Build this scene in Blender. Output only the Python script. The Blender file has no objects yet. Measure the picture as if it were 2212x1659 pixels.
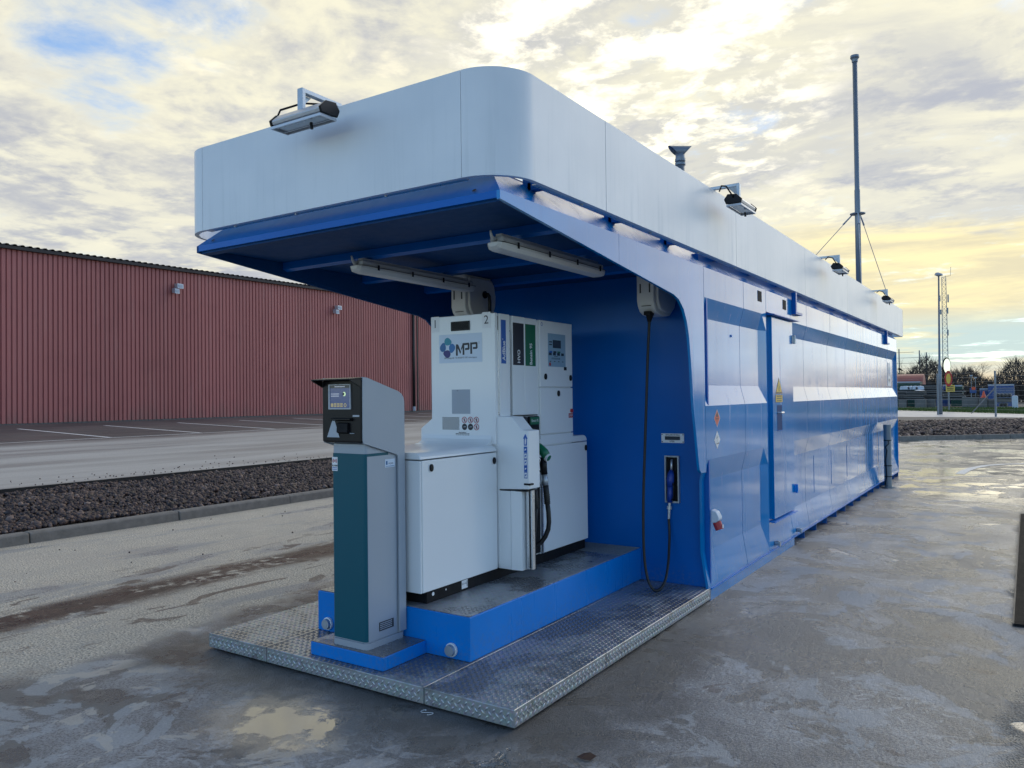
import bpy, bmesh, math, random
import numpy as np
from mathutils import Vector, Matrix

random.seed(7)
rng = np.random.default_rng(11)
sc = bpy.context.scene
C = sc.collection
R = math.radians

# ------------------------------------------------------------------ camera, sky, sun, exposure
CAM = Vector((2.073, -3.127, 1.6))
YAW, PITCH, ROLL, FPX = -0.58343, 0.015247, -0.011807, 1688.5
_fw = Vector((math.sin(YAW), math.cos(YAW), 0)); _rt = Vector((math.cos(YAW), -math.sin(YAW), 0)); _up = Vector((0, 0, 1))
_f = _fw * math.cos(PITCH) + _up * math.sin(PITCH); _u = _up * math.cos(PITCH) - _fw * math.sin(PITCH)
_r = _rt * math.cos(ROLL) + _u * math.sin(ROLL); _u = _u * math.cos(ROLL) - _rt * math.sin(ROLL)
cam = bpy.data.cameras.new('camera'); camo = bpy.data.objects.new('camera', cam); C.objects.link(camo)
cam.sensor_width = 36; cam.lens = FPX / 2212 * 36; cam.clip_end = 3000; cam.clip_start = 0.05
m4 = Matrix((( _r.x, _u.x, -_f.x, CAM.x), (_r.y, _u.y, -_f.y, CAM.y), (_r.z, _u.z, -_f.z, CAM.z), (0, 0, 0, 1)))
camo.matrix_world = m4
sc.camera = camo

def at(px, py, Y):
    """the point of the vertical plane y = Y seen at picture point px, py (2212 wide picture)"""
    d = _f + _r * ((px - 1106) / FPX) - _u * ((py - 829.5) / FPX)
    return CAM + d * ((Y - CAM.y) / d.y)

SUN_AZ = R(16)      # from +Y towards +X
SUN_EL = R(30)
SKY_STRENGTH = 0.135
sc.view_settings.view_transform = 'Standard'; sc.view_settings.look = 'None'
sc.view_settings.exposure = 0.72; sc.view_settings.gamma = 1.0
sc.view_settings.use_curve_mapping = False

class NT:
    """small helper to write node trees"""
    def __init__(s, tree): s.t = tree; s.n = tree.nodes; s.l = tree.links
    def new(s, typ, **kw):
        n = s.n.new(typ)
        for k, v in kw.items(): setattr(n, k, v)
        return n
    def put(s, sock, v):
        if v is None: return
        if isinstance(v, bpy.types.NodeSocket): s.l.new(v, sock)
        elif isinstance(v, (tuple, list)) and len(v) == 3 and sock.type == 'RGBA': sock.default_value = (*v, 1)
        else: sock.default_value = v
    def math(s, op, a, b=None, c=None, clamp=False):
        n = s.new('ShaderNodeMath', operation=op, use_clamp=clamp)
        s.put(n.inputs[0], a); s.put(n.inputs[1], b); s.put(n.inputs[2], c); return n.outputs[0]
    def vmath(s, op, a, b=None):
        n = s.new('ShaderNodeVectorMath', operation=op); s.put(n.inputs[0], a); s.put(n.inputs[1], b)
        return n.outputs['Value'] if op in ('DOT_PRODUCT', 'LENGTH', 'DISTANCE') else n.outputs[0]
    def noise(s, vec, scale, detail=4, rough=.55, dist=0.0):
        n = s.new('ShaderNodeTexNoise'); s.put(n.inputs['Vector'], vec); s.put(n.inputs['Scale'], scale)
        n.inputs['Detail'].default_value = detail; n.inputs['Roughness'].default_value = rough; n.inputs['Distortion'].default_value = dist
        return n.outputs['Fac']
    def voro(s, vec, scale, feature='F1', out='Distance', rnd=1.0):
        n = s.new('ShaderNodeTexVoronoi', feature=feature); s.put(n.inputs['Vector'], vec); n.inputs['Scale'].default_value = scale
        n.inputs['Randomness'].default_value = rnd
        return n.outputs[out]
    def ss(s, x, lo, hi, a=0.0, b=1.0):
        n = s.new('ShaderNodeMapRange', interpolation_type='SMOOTHSTEP'); s.put(n.inputs[0], x)
        for i, v in enumerate((lo, hi, a, b)): s.put(n.inputs[1 + i], v)
        return n.outputs[0]
    def lin(s, x, lo, hi, a=0.0, b=1.0):
        n = s.new('ShaderNodeMapRange'); s.put(n.inputs[0], x)
        for i, v in enumerate((lo, hi, a, b)): s.put(n.inputs[1 + i], v)
        return n.outputs[0]
    def mix(s, f, a, b, typ='MIX'):
        n = s.new('ShaderNodeMix', data_type='RGBA', blend_type=typ); s.put(n.inputs[0], f); s.put(n.inputs[6], a); s.put(n.inputs[7], b)
        return n.outputs[2]
    def mixf(s, f, a, b):
        n = s.new('ShaderNodeMix', data_type='FLOAT'); s.put(n.inputs[0], f); s.put(n.inputs[2], a); s.put(n.inputs[3], b)
        return n.outputs[0]
    def xyz(s, v):
        n = s.new('ShaderNodeSeparateXYZ'); s.put(n.inputs[0], v); return n.outputs
    def comb(s, x, y, z):
        n = s.new('ShaderNodeCombineXYZ'); s.put(n.inputs[0], x); s.put(n.inputs[1], y); s.put(n.inputs[2], z); return n.outputs[0]
    def scale(s, v, k):
        n = s.new('ShaderNodeMapping'); s.put(n.inputs[0], v); n.inputs['Scale'].default_value = k; return n.outputs[0]
    def bump(s, h, strength=.3, dist=.01, normal=None):
        n = s.new('ShaderNodeBump'); s.put(n.inputs['Height'], h); n.inputs['Strength'].default_value = strength
        n.inputs['Distance'].default_value = dist; s.put(n.inputs['Normal'], normal); return n.outputs[0]

BREAKS = ((200, -5, .33, .13), (310, 5, .33, .14), (430, 30, .22, .10), (240, 130, .17, .09), (265, 200, .15, .08))
def build_world():
    w = bpy.data.worlds.new('World'); sc.world = w; w.use_nodes = True
    t = NT(w.node_tree); t.n.clear()
    out = t.new('ShaderNodeOutputWorld')
    sky = t.new('ShaderNodeTexSky', sky_type='NISHITA'); sky.sun_disc = False
    sky.sun_elevation = SUN_EL; sky.sun_rotation = SUN_AZ; sky.air_density = 1.0; sky.dust_density = .15; sky.ozone_density = 3.0
    bg1 = t.new('ShaderNodeBackground'); t.put(bg1.inputs[0], sky.outputs[0]); bg1.inputs[1].default_value = SKY_STRENGTH
    d = t.new('ShaderNodeTexCoord').outputs['Generated']
    x, y, z = t.xyz(d)
    zz = t.math('ADD', t.math('MAXIMUM', z, 0.0), .07)
    u = t.math('DIVIDE', x, zz); v = t.math('DIVIDE', y, zz)
    uv = t.comb(u, v, 0.0)
    sund = (math.sin(SUN_AZ) * math.cos(SUN_EL), math.cos(SUN_AZ) * math.cos(SUN_EL), math.sin(SUN_EL))
    sund_ = t.vmath('DOT_PRODUCT', d, sund)
    deck = (math.sin(R(-24)) * math.cos(R(24)), math.cos(R(-24)) * math.cos(R(24)), math.sin(R(24)))
    sd = t.vmath('DOT_PRODUCT', d, deck)
    # towards the sun the deck is closed, away from it the sky opens
    big = t.noise(uv, .60, 3, .5, .3)
    med = t.noise(t.vmath('ADD', uv, (7.3, 2.1, 0)), 2.1, 10, .58, .35)
    fine = t.noise(t.vmath('ADD', uv, (1.7, 9.2, 3)), 7.5, 8, .62, .2)
    dens = t.math('ADD', t.math('ADD', t.math('MULTIPLY', big, .50), t.math('MULTIPLY', med, .66)), t.math('MULTIPLY', fine, .26))
    dens = t.math('ADD', dens, t.ss(sd, .12, .76, -.45, .165))
    # a blue break high on the left
    brk = None
    for bx, by, wgt, wid in BREAKS:
        v_ = (_f + _r * ((bx - 1106) / FPX) - _u * ((by - 829.5) / FPX)).normalized()
        q = t.math('MULTIPLY', t.ss(t.vmath('DISTANCE', d, tuple(v_)), wid, wid * .15), wgt)
        brk = q if brk is None else t.math('MAXIMUM', brk, q)
    dens = t.math('SUBTRACT', dens, brk)
    # clear strip just above the horizon
    strip = t.math('MULTIPLY', t.ss(z, .0, .022), t.ss(z, .098, .062))
    wob = t.noise(t.scale(d, (3, 3, 22)), 1.4, 5, .55)
    strip = t.math('MULTIPLY', strip, t.ss(wob, .34, .48))
    cover = t.ss(dens, .585, .83)
    thick = t.ss(dens, .70, 1.02)
    # shading of the deck: bright rims, greyer bellies
    belly = t.noise(t.vmath('ADD', t.scale(uv, (1.0, 1.2, 1)), (3.1, 5.7, 0)), 1.45, 9, .58, .5)
    pf = t.noise(t.vmath('ADD', uv, (11, 4, 0)), 4.6, 9, .62, .3)
    dark = t.ss(t.math('ADD', t.math('ADD', t.math('MULTIPLY', belly, .56), t.math('MULTIPLY', pf, .36)), t.math('MULTIPLY', fine, .14)), .43, .575)
    dark = t.math('MULTIPLY', dark, t.lin(thick, 0, 1, .15, 1.0))
    rdir = t.vmath('DOT_PRODUCT', d, tuple(_r))
    rdk = t.math('MULTIPLY', t.ss(rdir, -.10, .30), .55)
    dark = t.math('MAXIMUM', dark, t.math('MULTIPLY', rdk, t.ss(belly, .32, .58)))
    lowdk = t.math('MULTIPLY', t.ss(z, .34, .20), .38)
    dark = t.math('MAXIMUM', dark, t.math('MULTIPLY', lowdk, t.ss(belly, .25, .6)))
    bright = t.mix(t.ss(sd, .1, .9), (.56, .60, .66), (.70, .665, .51))
    grey = t.mix(t.ss(sd, .0, .9), (.27, .30, .37), (.36, .37, .405))
    col = t.mix(dark, bright, grey)
    hot = t.math('MULTIPLY', t.ss(pf, .52, .68), t.math('MULTIPLY', t.ss(sd, .70, .97), t.math('SUBTRACT', 1.0, dark)))
    col = t.mix(hot, col, (.95, .87, .62))
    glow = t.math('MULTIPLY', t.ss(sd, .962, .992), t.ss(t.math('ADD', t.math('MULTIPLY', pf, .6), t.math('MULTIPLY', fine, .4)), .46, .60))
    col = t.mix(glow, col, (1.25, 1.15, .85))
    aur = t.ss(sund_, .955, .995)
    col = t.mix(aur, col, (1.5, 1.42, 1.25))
    # low on the right: thin cloud lit yellow from below the deck
    yv = (_f + _r * ((2230 - 1106) / FPX) - _u * ((690 - 829.5) / FPX)).normalized()
    yd = t.vmath('DOT_PRODUCT', d, tuple(yv))
    edge = t.math('ADD', z, t.math('MULTIPLY', t.math('SUBTRACT', belly, .5), .12))
    low = t.math('MULTIPLY', t.ss(edge, .20, .165), t.ss(yd, .93, .985))
    streak = t.noise(t.scale(d, (2.2, 2.2, 18)), 2.4, 7, .62, .4)
    yel = t.mix(t.ss(streak, .38, .62), (.60, .53, .34), (.80, .69, .37))
    col = t.mix(t.math('MULTIPLY', low, .95), col, yel)
    col = t.mix(t.math('MULTIPLY', strip, .9), col, t.mix(t.ss(yd, .3, .95), (.30, .40, .50), (.40, .52, .53)))
    # pale haze on the horizon
    col = t.mix(t.ss(z, .045, .0), col, t.mix(t.ss(yd, .5, .98), (.42, .47, .53), (.64, .50, .33)))
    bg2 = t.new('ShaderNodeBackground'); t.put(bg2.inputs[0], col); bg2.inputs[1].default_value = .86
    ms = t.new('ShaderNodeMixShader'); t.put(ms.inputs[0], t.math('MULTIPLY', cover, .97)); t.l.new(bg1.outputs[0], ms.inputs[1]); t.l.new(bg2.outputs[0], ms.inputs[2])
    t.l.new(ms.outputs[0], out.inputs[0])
build_world()
sun = bpy.data.lights.new('sun', 'SUN'); sun.energy = 0.55; sun.angle = R(60); sun.color = (1.0, .92, .80)
suno = bpy.data.objects.new('sun', sun); C.objects.link(suno)
_sd = Vector((math.sin(SUN_AZ) * math.cos(SUN_EL), math.cos(SUN_AZ) * math.cos(SUN_EL), math.sin(SUN_EL)))
suno.rotation_euler = (-_sd).to_track_quat('-Z', 'Y').to_euler(); suno.location = (0, 0, 60)

# ------------------------------------------------------------------ materials
MATS = {}
def simple(name, col, rough=.5, metal=0.0, var=.12, vscale=6.0, bump=0.0, bscale=60, coat=0.0, spec=.5, stretch=(1, 1, 1), rvar=.1):
    m = bpy.data.materials.new(name); m.use_nodes = True; t = NT(m.node_tree)
    b = t.n['Principled BSDF']; P = t.new('ShaderNodeTexCoord').outputs['Object']
    vec = t.scale(P, stretch)
    n = t.noise(vec, vscale, 5, .6)
    c = t.mix(n, tuple(k * (1 - var) for k in col), tuple(min(1, k * (1 + var)) for k in col))
    t.put(b.inputs['Base Color'], c)
    t.put(b.inputs['Roughness'], t.lin(t.noise(vec, vscale * 2.3, 4, .6), .25, .75, max(.02, rough - rvar), min(1, rough + rvar)))
    b.inputs['Metallic'].default_value = metal; b.inputs['Coat Weight'].default_value = coat; b.inputs['Coat Roughness'].default_value = .06
    b.inputs['Specular IOR Level'].default_value = spec
    if bump: t.put(b.inputs['Normal'], t.bump(t.noise(vec, bscale, 3, .5), bump, .004))
    MATS[name] = m; return m

def flat(name, col, rough=.45, metal=0.0, emit=0.0):
    m = bpy.data.materials.new(name); m.use_nodes = True; b = m.node_tree.nodes['Principled BSDF']
    b.inputs['Base Color'].default_value = (*col, 1); b.inputs['Roughness'].default_value = rough; b.inputs['Metallic'].default_value = metal
    if emit: b.inputs['Emission Color'].default_value = (*col, 1); b.inputs['Emission Strength'].default_value = emit
    MATS[name] = m; return m

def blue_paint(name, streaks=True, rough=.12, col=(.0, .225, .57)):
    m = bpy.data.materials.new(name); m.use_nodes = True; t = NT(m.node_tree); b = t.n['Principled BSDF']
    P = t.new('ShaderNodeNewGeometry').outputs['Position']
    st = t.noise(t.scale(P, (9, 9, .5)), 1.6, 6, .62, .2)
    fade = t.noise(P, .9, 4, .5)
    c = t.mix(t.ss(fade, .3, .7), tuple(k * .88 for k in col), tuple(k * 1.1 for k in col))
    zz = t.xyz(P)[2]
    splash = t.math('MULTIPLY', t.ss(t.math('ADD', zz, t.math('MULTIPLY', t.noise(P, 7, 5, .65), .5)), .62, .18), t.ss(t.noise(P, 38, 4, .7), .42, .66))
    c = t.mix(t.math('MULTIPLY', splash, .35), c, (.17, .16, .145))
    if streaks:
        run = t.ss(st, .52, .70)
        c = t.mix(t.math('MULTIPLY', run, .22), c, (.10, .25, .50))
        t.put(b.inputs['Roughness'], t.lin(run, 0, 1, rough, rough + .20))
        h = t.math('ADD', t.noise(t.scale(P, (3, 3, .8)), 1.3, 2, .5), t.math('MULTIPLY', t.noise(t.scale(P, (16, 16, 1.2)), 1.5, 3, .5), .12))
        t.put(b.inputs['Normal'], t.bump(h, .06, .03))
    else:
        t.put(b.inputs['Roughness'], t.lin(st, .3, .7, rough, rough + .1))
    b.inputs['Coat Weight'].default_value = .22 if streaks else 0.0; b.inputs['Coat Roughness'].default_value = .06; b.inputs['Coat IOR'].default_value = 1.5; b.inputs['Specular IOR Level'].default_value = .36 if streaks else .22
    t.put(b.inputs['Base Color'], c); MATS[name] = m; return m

def fascia_mat():
    m = bpy.data.materials.new('fascia_white'); m.use_nodes = True; t = NT(m.node_tree); b = t.n['Principled BSDF']
    P = t.new('ShaderNodeNewGeometry').outputs['Position']; x, y, z = t.xyz(P)
    st = t.noise(t.scale(P, (14, 14, .55)), 1.7, 6, .65, .1)
    lowz = t.lin(z, 2.67, 3.2, 1.0, .25)
    run = t.math('MULTIPLY', t.ss(st, .50, .72), lowz)
    blot = t.noise(P, 1.3, 4, .55)
    c = t.mix(t.ss(blot, .35, .7), (.74, .77, .79), (.82, .84, .85))
    c = t.mix(t.math('MULTIPLY', run, .22), c, (.52, .57, .58))
    t.put(b.inputs['Base Color'], c)
    t.put(b.inputs['Roughness'], t.lin(run, 0, 1, .36, .55))
    t.put(b.inputs['Normal'], t.bump(t.noise(t.scale(P, (5, 5, 1.0)), 1.2, 2, .5), .05, .03))
    b.inputs['Specular IOR Level'].default_value = .38
    MATS['fascia_white'] = m; return m

def tread_mat():
    m = bpy.data.materials.new('galvanised_tread'); m.use_nodes = True; t = NT(m.node_tree); b = t.n['Principled BSDF']
    P = t.new('ShaderNodeNewGeometry').outputs['Position']
    x, y, z = t.xyz(P)
    a = t.noise(P, 2.1, 6, .62, .4); f = t.noise(P, 22, 4, .6)
    wet = t.ss(t.math('ADD', t.math('MULTIPLY', a, .8), t.math('MULTIPLY', f, .2)), .47, .55)
    wet = t.math('MULTIPLY', wet, t.ss(z, .085, .1))
    spang = t.voro(P, 70, out='Color')
    base = t.mix(.25, (.36, .38, .40), spang); base = t.mix(.72, base, (.37, .39, .41))
    c = t.mix(wet, base, (.20, .205, .21))
    c = t.mix(t.math('MULTIPLY', t.ss(t.noise(P, 5, 5, .6), .56, .72), .5), c, (.10, .085, .07))
    t.put(b.inputs['Base Color'], c)
    t.put(b.inputs['Metallic'], t.mixf(wet, .65, .45))
    t.put(b.inputs['Roughness'], t.mixf(wet, t.lin(f, .3, .7, .34, .5), .22))
    MATS['galvanised_tread'] = m; return m

def ground_mat():
    m = bpy.data.materials.new('wet_forecourt'); m.use_nodes = True; t = NT(m.node_tree); b = t.n['Principled BSDF']
    P = t.new('ShaderNodeNewGeometry').outputs['Position']; x, y, z = t.xyz(P)
    n1 = t.noise(P, .55, 5, .55, .3); n2 = t.noise(P, 2.2, 6, .6, .4); n3 = t.noise(P, 9, 5, .6); nf = t.noise(P, 70, 4, .65); nff = t.noise(P, 190, 3, .6)
    stone = t.voro(P, 95)
    jag = t.math('ADD', t.math('MULTIPLY', t.math('SUBTRACT', n1, .5), 1.6), t.math('MULTIPLY', t.math('SUBTRACT', n2, .5), .9))
    # smooth concrete pad round the station; coarse old asphalt outside it
    px = t.math('ADD', x, t.math('MULTIPLY', jag, .55))
    pad = t.math('MULTIPLY', t.ss(px, -3.05, -2.75), t.ss(y, 14.3, 14.2))
    pad = t.math('MULTIPLY', pad, t.ss(t.math('ADD', x, t.math('MULTIPLY', jag, .35)), 2.02, 1.9))
    # ---- asphalt (left, and beyond the pad)
    asp = t.mix(t.ss(nf, .34, .62), (.17, .145, .11), (.86, .78, .64))
    asp = t.mix(t.math('MULTIPLY', t.ss(n2, .42, .62), .5), asp, (.50, .455, .385))
    # grey patches drawn out along the driving direction
    drv = t.noise(t.scale(P, (1.9, .42, 1)), 1.0, 5, .6, .5)
    greyp = t.ss(drv, .52, .62)
    asp = t.mix(t.math('MULTIPLY', greyp, .6), asp, (.30, .305, .315))
    asp = t.mix(t.ss(x, -1.0, 2.2), asp, t.mix(t.ss(nf, .34, .62), (.085, .08, .07), (.26, .245, .215)))
    # muddy wheel track
    tx = t.math('ADD', x, t.math('MULTIPLY', t.math('SUBTRACT', t.noise(t.scale(P, (1, .5, 1)), 1.1, 3, .5), .5), .5))
    trk = t.math('MULTIPLY', t.ss(t.math('ABSOLUTE', t.math('ADD', tx, 4.13)), .40, .10), t.ss(t.math('ADD', t.math('MULTIPLY', n3, .5), t.math('MULTIPLY', t.noise(t.scale(P, (2.5, .7, 1)), 1.3, 4, .6), .6)), .42, .53))
    asp = t.mix(trk, asp, (.040, .018, .012))
    m2 = t.math('MULTIPLY', t.ss(t.noise(t.scale(P, (2.2, .8, 1)), 1.9, 7, .66, .8), .55, .60), t.math('MULTIPLY', t.ss(x, -5.4, -4.6), t.ss(x, -2.7, -3.4)))
    asp = t.mix(t.math('MULTIPLY', m2, .75), asp, (.075, .036, .022))
    # ---- pad concrete
    con = t.mix(t.ss(n2, .38, .62), (.185, .18, .172), (.33, .325, .318))
    grit = t.noise(P, 120, 3, .7)
    con = t.mix(t.math('MULTIPLY', t.ss(nf, .46, .58), .62), con, (.10, .095, .09))
    con = t.mix(t.math('MULTIPLY', t.ss(grit, .54, .64), .5), con, (.48, .47, .455))
    film = t.noise(t.scale(P, (1.0, .75, 1)), 1.9, 8, .66, .9)
    con = t.mix(t.math('MULTIPLY', t.ss(film, .515, .535), .6), con, (.47, .47, .46))
    dk = t.noise(t.vmath('ADD', P, (4.4, 8.1, 0)), 1.25, 7, .62, .7)
    
    spots = t.math('MULTIPLY', t.ss(t.noise(P, 3.8, 6, .6, .9), .575, .60), t.ss(x, .0, -.7))
    con = t.mix(t.math('MULTIPLY', spots, .75), con, (.56, .51, .43))
    wash = t.math('MULTIPLY', t.ss(t.noise(P, 7.5, 8, .72, 2.2), .54, .58), t.ss(n1, .40, .50))
    con = t.mix(t.math('MULTIPLY', wash, .6), con, (.50, .51, .52))
    con = t.mix(t.math('MULTIPLY', t.ss(dk, .515, .54), .8), con, t.mix(t.ss(nf, .4, .6), (.105, .096, .084), (.15, .14, .125)))
    mud = t.math('MULTIPLY', t.ss(t.noise(t.vmath('ADD', P, (2, 5, 0)), 2.7, 6, .65, .6), .62, .66), .6)
    con = t.mix(mud, con, (.085, .055, .04))
    joint = t.math('MAXIMUM', t.ss(t.math('ABSOLUTE', t.math('SUBTRACT', y, 8.9)), .016, .006), t.ss(t.math('ABSOLUTE', t.math('ADD', y, 1.6)), .012, .004))
    con = t.mix(t.math('MULTIPLY', joint, .7), con, (.07, .065, .06))
    # damp ring around the raised platform
    dx = t.math('MAXIMUM', t.math('SUBTRACT', t.math('ABSOLUTE', t.math('ADD', x, 1.17)), 1.17), 0.0)
    dy = t.math('MAXIMUM', t.math('SUBTRACT', t.math('ABSOLUTE', t.math('SUBTRACT', y, 6.6)), 6.6), 0.0)
    dist = t.math('SQRT', t.math('ADD', t.math('MULTIPLY', dx, dx), t.math('MULTIPLY', dy, dy)))
    dampd = t.math('ADD', dist, t.math('MULTIPLY', t.math('SUBTRACT', n2, .5), 1.1))
    damp = t.math('MULTIPLY', t.ss(dampd, .72, .12), t.ss(y, 3.4, 1.4))
    dampc = t.mix(n3, (.060, .056, .051), (.090, .083, .074))
    con = t.mix(t.math('MULTIPLY', damp, .8), con, dampc)
    patch = t.ss(t.math('ADD', t.math('MULTIPLY', n1, .6), t.math('MULTIPLY', t.noise(P, 1.5, 5, .6, .6), .5)), .60, .64)
    con = t.mix(t.math('MULTIPLY', patch, .55), con, (.13, .12, .105))
    col = t.mix(pad, asp, con)
    # cracks
    cr = t.voro(t.vmath('ADD', P, t.vmath('SCALE', P, None)) if False else P, 1.1, 'DISTANCE_TO_EDGE')
    # ---- standing water
    pd = t.math('SQRT', t.math('ADD', t.math('POWER', t.math('MULTIPLY', t.math('ADD', x, 1.02), 2.1), 2), t.math('POWER', t.math('MULTIPLY', t.math('ADD', y, .53), 3.0), 2)))
    pud1 = t.ss(t.math('ADD', pd, t.math('MULTIPLY', t.math('SUBTRACT', t.noise(P, 6, 7, .66, .2), .5), 1.9)), .74, .46)
    halo = t.ss(t.math('ADD', pd, t.math('MULTIPLY', t.math('SUBTRACT', n3, .5), 1.1)), 1.35, .7)
    lowl = t.math('ADD', t.math('MULTIPLY', n1, .55), t.math('MULTIPLY', n2, .45))
    pud2 = t.math('MULTIPLY', t.ss(lowl, .585, .60), t.ss(x, -2.0, -.2))
    far = t.math('MULTIPLY', t.ss(y, 8.5, 11), t.ss(t.math('ADD', lowl, 0.0), .50, .54))
    pud = t.math('MAXIMUM', pud1, t.math('MAXIMUM', t.math('MULTIPLY', pud2, .85), far))
    col = t.mix(t.math('MULTIPLY', halo, .45), col, (.16, .15, .13))
    col = t.mix(pud, col, t.mix(.65, col, (.03, .028, .025)))
    t.put(b.inputs['Base Color'], col)
    wetness = t.math('MAXIMUM', t.math('MULTIPLY', pad, t.ss(n1, .3, .6, .35, .9)), t.math('MULTIPLY', greyp, .6))
    wetness = t.math('MAXIMUM', wetness, t.math('MULTIPLY', trk, .8))
    rough = t.mixf(wetness, .55, .27)
    rough = t.math('ADD', rough, t.math('MULTIPLY', t.math('SUBTRACT', nf, .5), .25))
    rough = t.math('ADD', rough, t.math('MULTIPLY', t.ss(film, .51, .54), .20))
    rough = t.math('SUBTRACT', rough, t.math('MULTIPLY', t.ss(dk, .51, .55), .14))
    rough = t.mixf(t.math('MULTIPLY', halo, .9), rough, .16)
    rough = t.mixf(pud, rough, .03)
    t.put(b.inputs['Roughness'], rough)
    t.put(b.inputs['IOR'], t.math('ADD', 1.5, t.math('ADD', t.math('MULTIPLY', halo, .25), t.math('MULTIPLY', pud, 1.1))))
    # relief
    hco = t.math('ADD', t.math('MULTIPLY', nf, .8), t.math('MULTIPLY', stone, .9))
    rip = t.noise(t.scale(P, (1.0, .55, 1)), 26, 4, .6, .5)
    hpad = t.math('ADD', t.math('ADD', t.math('MULTIPLY', nff, .5), t.math('MULTIPLY', nf, .55)), t.math('MULTIPLY', rip, t.ss(t.math('ADD', x, t.math('MULTIPLY', jag, .5)), -.6, 1.0, .25, 1.0)))
    h = t.mixf(pad, t.math('ADD', hco, t.math('MULTIPLY', n3, 1.2)), hpad)
    h = t.math('MULTIPLY', h, t.math('SUBTRACT', 1.0, t.math('MULTIPLY', pud, .97)))
    h = t.math('MULTIPLY', h, t.math('SUBTRACT', 1.0, t.math('MULTIPLY', halo, .8)))
    h = t.math('SUBTRACT', h, t.math('MULTIPLY', t.math('MULTIPLY', joint, pad), .8))
    t.put(b.inputs['Normal'], t.bump(h, 1.0, .012))
    MATS['wet_forecourt'] = m; return m

def yard_mat():
    m = bpy.data.materials.new('yard_asphalt'); m.use_nodes = True; t = NT(m.node_tree); b = t.n['Principled BSDF']
    P = t.new('ShaderNodeNewGeometry').outputs['Position']; x, y, z = t.xyz(P)
    n1 = t.noise(P, .35, 5, .55, .3); nf = t.noise(P, 45, 3, .6); drv = t.noise(t.scale(P, (1.2, .12, 1)), 1.0, 5, .6, .3)
    c = t.mix(t.ss(drv, .35, .65), (.27, .255, .24), (.45, .43, .395))
    park = t.ss(t.math('ADD', x, t.math('MULTIPLY', t.math('SUBTRACT', n1, .5), 2.2)), -18.6, -20.2)
    c = t.mix(park, c, t.mix(t.ss(n1, .35, .65), (.070, .062, .062), (.115, .10, .095)))
    c = t.mix(t.math('MULTIPLY', t.ss(nf, .4, .7), .25), c, (.09, .085, .08))
    t.put(b.inputs['Base Color'], c); t.put(b.inputs['Roughness'], t.lin(drv, .3, .7, .45, .7))
    t.put(b.inputs['Normal'], t.bump(nf, .35, .006)); MATS['yard_asphalt'] = m; return m

def stone_mat():
    m = bpy.data.materials.new('crushed_stone'); m.use_nodes = True; t = NT(m.node_tree); b = t.n['Principled BSDF']
    g = t.new('ShaderNodeNewGeometry'); rnd = g.outputs['Random Per Island']
    cr = t.new('ShaderNodeValToRGB'); t.put(cr.inputs[0], rnd)
    st = [(0, (.016, .010, .010)), (.35, (.042, .023, .020)), (.65, (.075, .040, .033)), (.88, (.12, .070, .056)), (1, (.27, .19, .155))]
    e = cr.color_ramp.elements; e[0].position, e[0].color = st[0][0], (*st[0][1], 1); e[1].position, e[1].color = 1, (*st[-1][1], 1)
    for p, c in st[1:-1]: q = e.new(p); q.color = (*c, 1)
    t.put(b.inputs['Base Color'], t.mix(t.math('MULTIPLY', t.noise(g.outputs['Position'], 60, 3, .6), .3), cr.outputs[0], (.05, .04, .04)))
    b.inputs['Roughness'].default_value = .62; MATS['crushed_stone'] = m; return m

def red_cladding():
    m = bpy.data.materials.new('red_cladding'); m.use_nodes = True; t = NT(m.node_tree); b = t.n['Principled BSDF']
    P = t.new('ShaderNodeNewGeometry').outputs['Position']; rnd = t.new('ShaderNodeObjectInfo').outputs['Random']; z = t.xyz(P)[2]
    run = t.noise(t.scale(P, (3, 3, .22)), 1.5, 6, .62, .2); blot = t.noise(P, .8, 5, .6)
    c = t.mix(rnd, (.335, .104, .094), (.395, .126, .114))
    c = t.mix(t.math('MULTIPLY', t.ss(run, .5, .72), .3), c, (.42, .20, .18))
    c = t.mix(t.math('MULTIPLY', t.ss(blot, .5, .7), .25), c, (.24, .07, .065))
    foot = t.math('MULTIPLY', t.ss(t.math('ADD', z, t.math('MULTIPLY', blot, 1.4)), 2.3, 1.3), t.ss(run, .35, .6))
    c = t.mix(t.math('MULTIPLY', foot, .45), c, (.16, .10, .085))
    t.put(b.inputs['Base Color'], c); b.inputs['Roughness'].default_value = .55; MATS['red_cladding'] = m
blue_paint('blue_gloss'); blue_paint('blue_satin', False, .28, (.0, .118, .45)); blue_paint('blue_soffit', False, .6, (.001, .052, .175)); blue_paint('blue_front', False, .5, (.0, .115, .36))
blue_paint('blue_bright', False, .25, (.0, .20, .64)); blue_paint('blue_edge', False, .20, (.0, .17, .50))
fascia_mat(); tread_mat(); ground_mat(); yard_mat(); stone_mat()
simple('pump_white', (.82, .84, .845), .30, 0, .02, 2, coat=.2, rvar=.03)
simple('reel_white', (.62, .62, .60), .42, 0, .08, 5)
simple('seam_dark', (.03, .032, .035), .6)
simple('black_plastic', (.010, .010, .012), .33, 0, .2, 10, spec=.22, rvar=.03)
simple('black_satin', (.008, .008, .010), .6, 0, .3, 8, spec=.2)
simple('rubber', (.012, .012, .013), .48, 0, .3, 20, .2, 150)
simple('aluminium', (.62, .64, .66), .32, .85, .08, 12)
simple('steel_galv', (.42, .46, .50), .42, .7, .15, 25)
simple('pole_galv', (.20, .235, .27), .45, .5, .15, 4, stretch=(4, 4, .6))
simple('terminal_grey', (.36, .40, .45), .40, .1, .03, 4, rvar=.03)
simple('terminal_teal', (.002, .090, .125), .36, 0, .04, 3, spec=.3, rvar=.02)
simple('diffuser', (.62, .63, .62), .35, 0, .08, 8)
simple('tube_housing', (.42, .44, .46), .5, 0, .12, 8)
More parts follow.
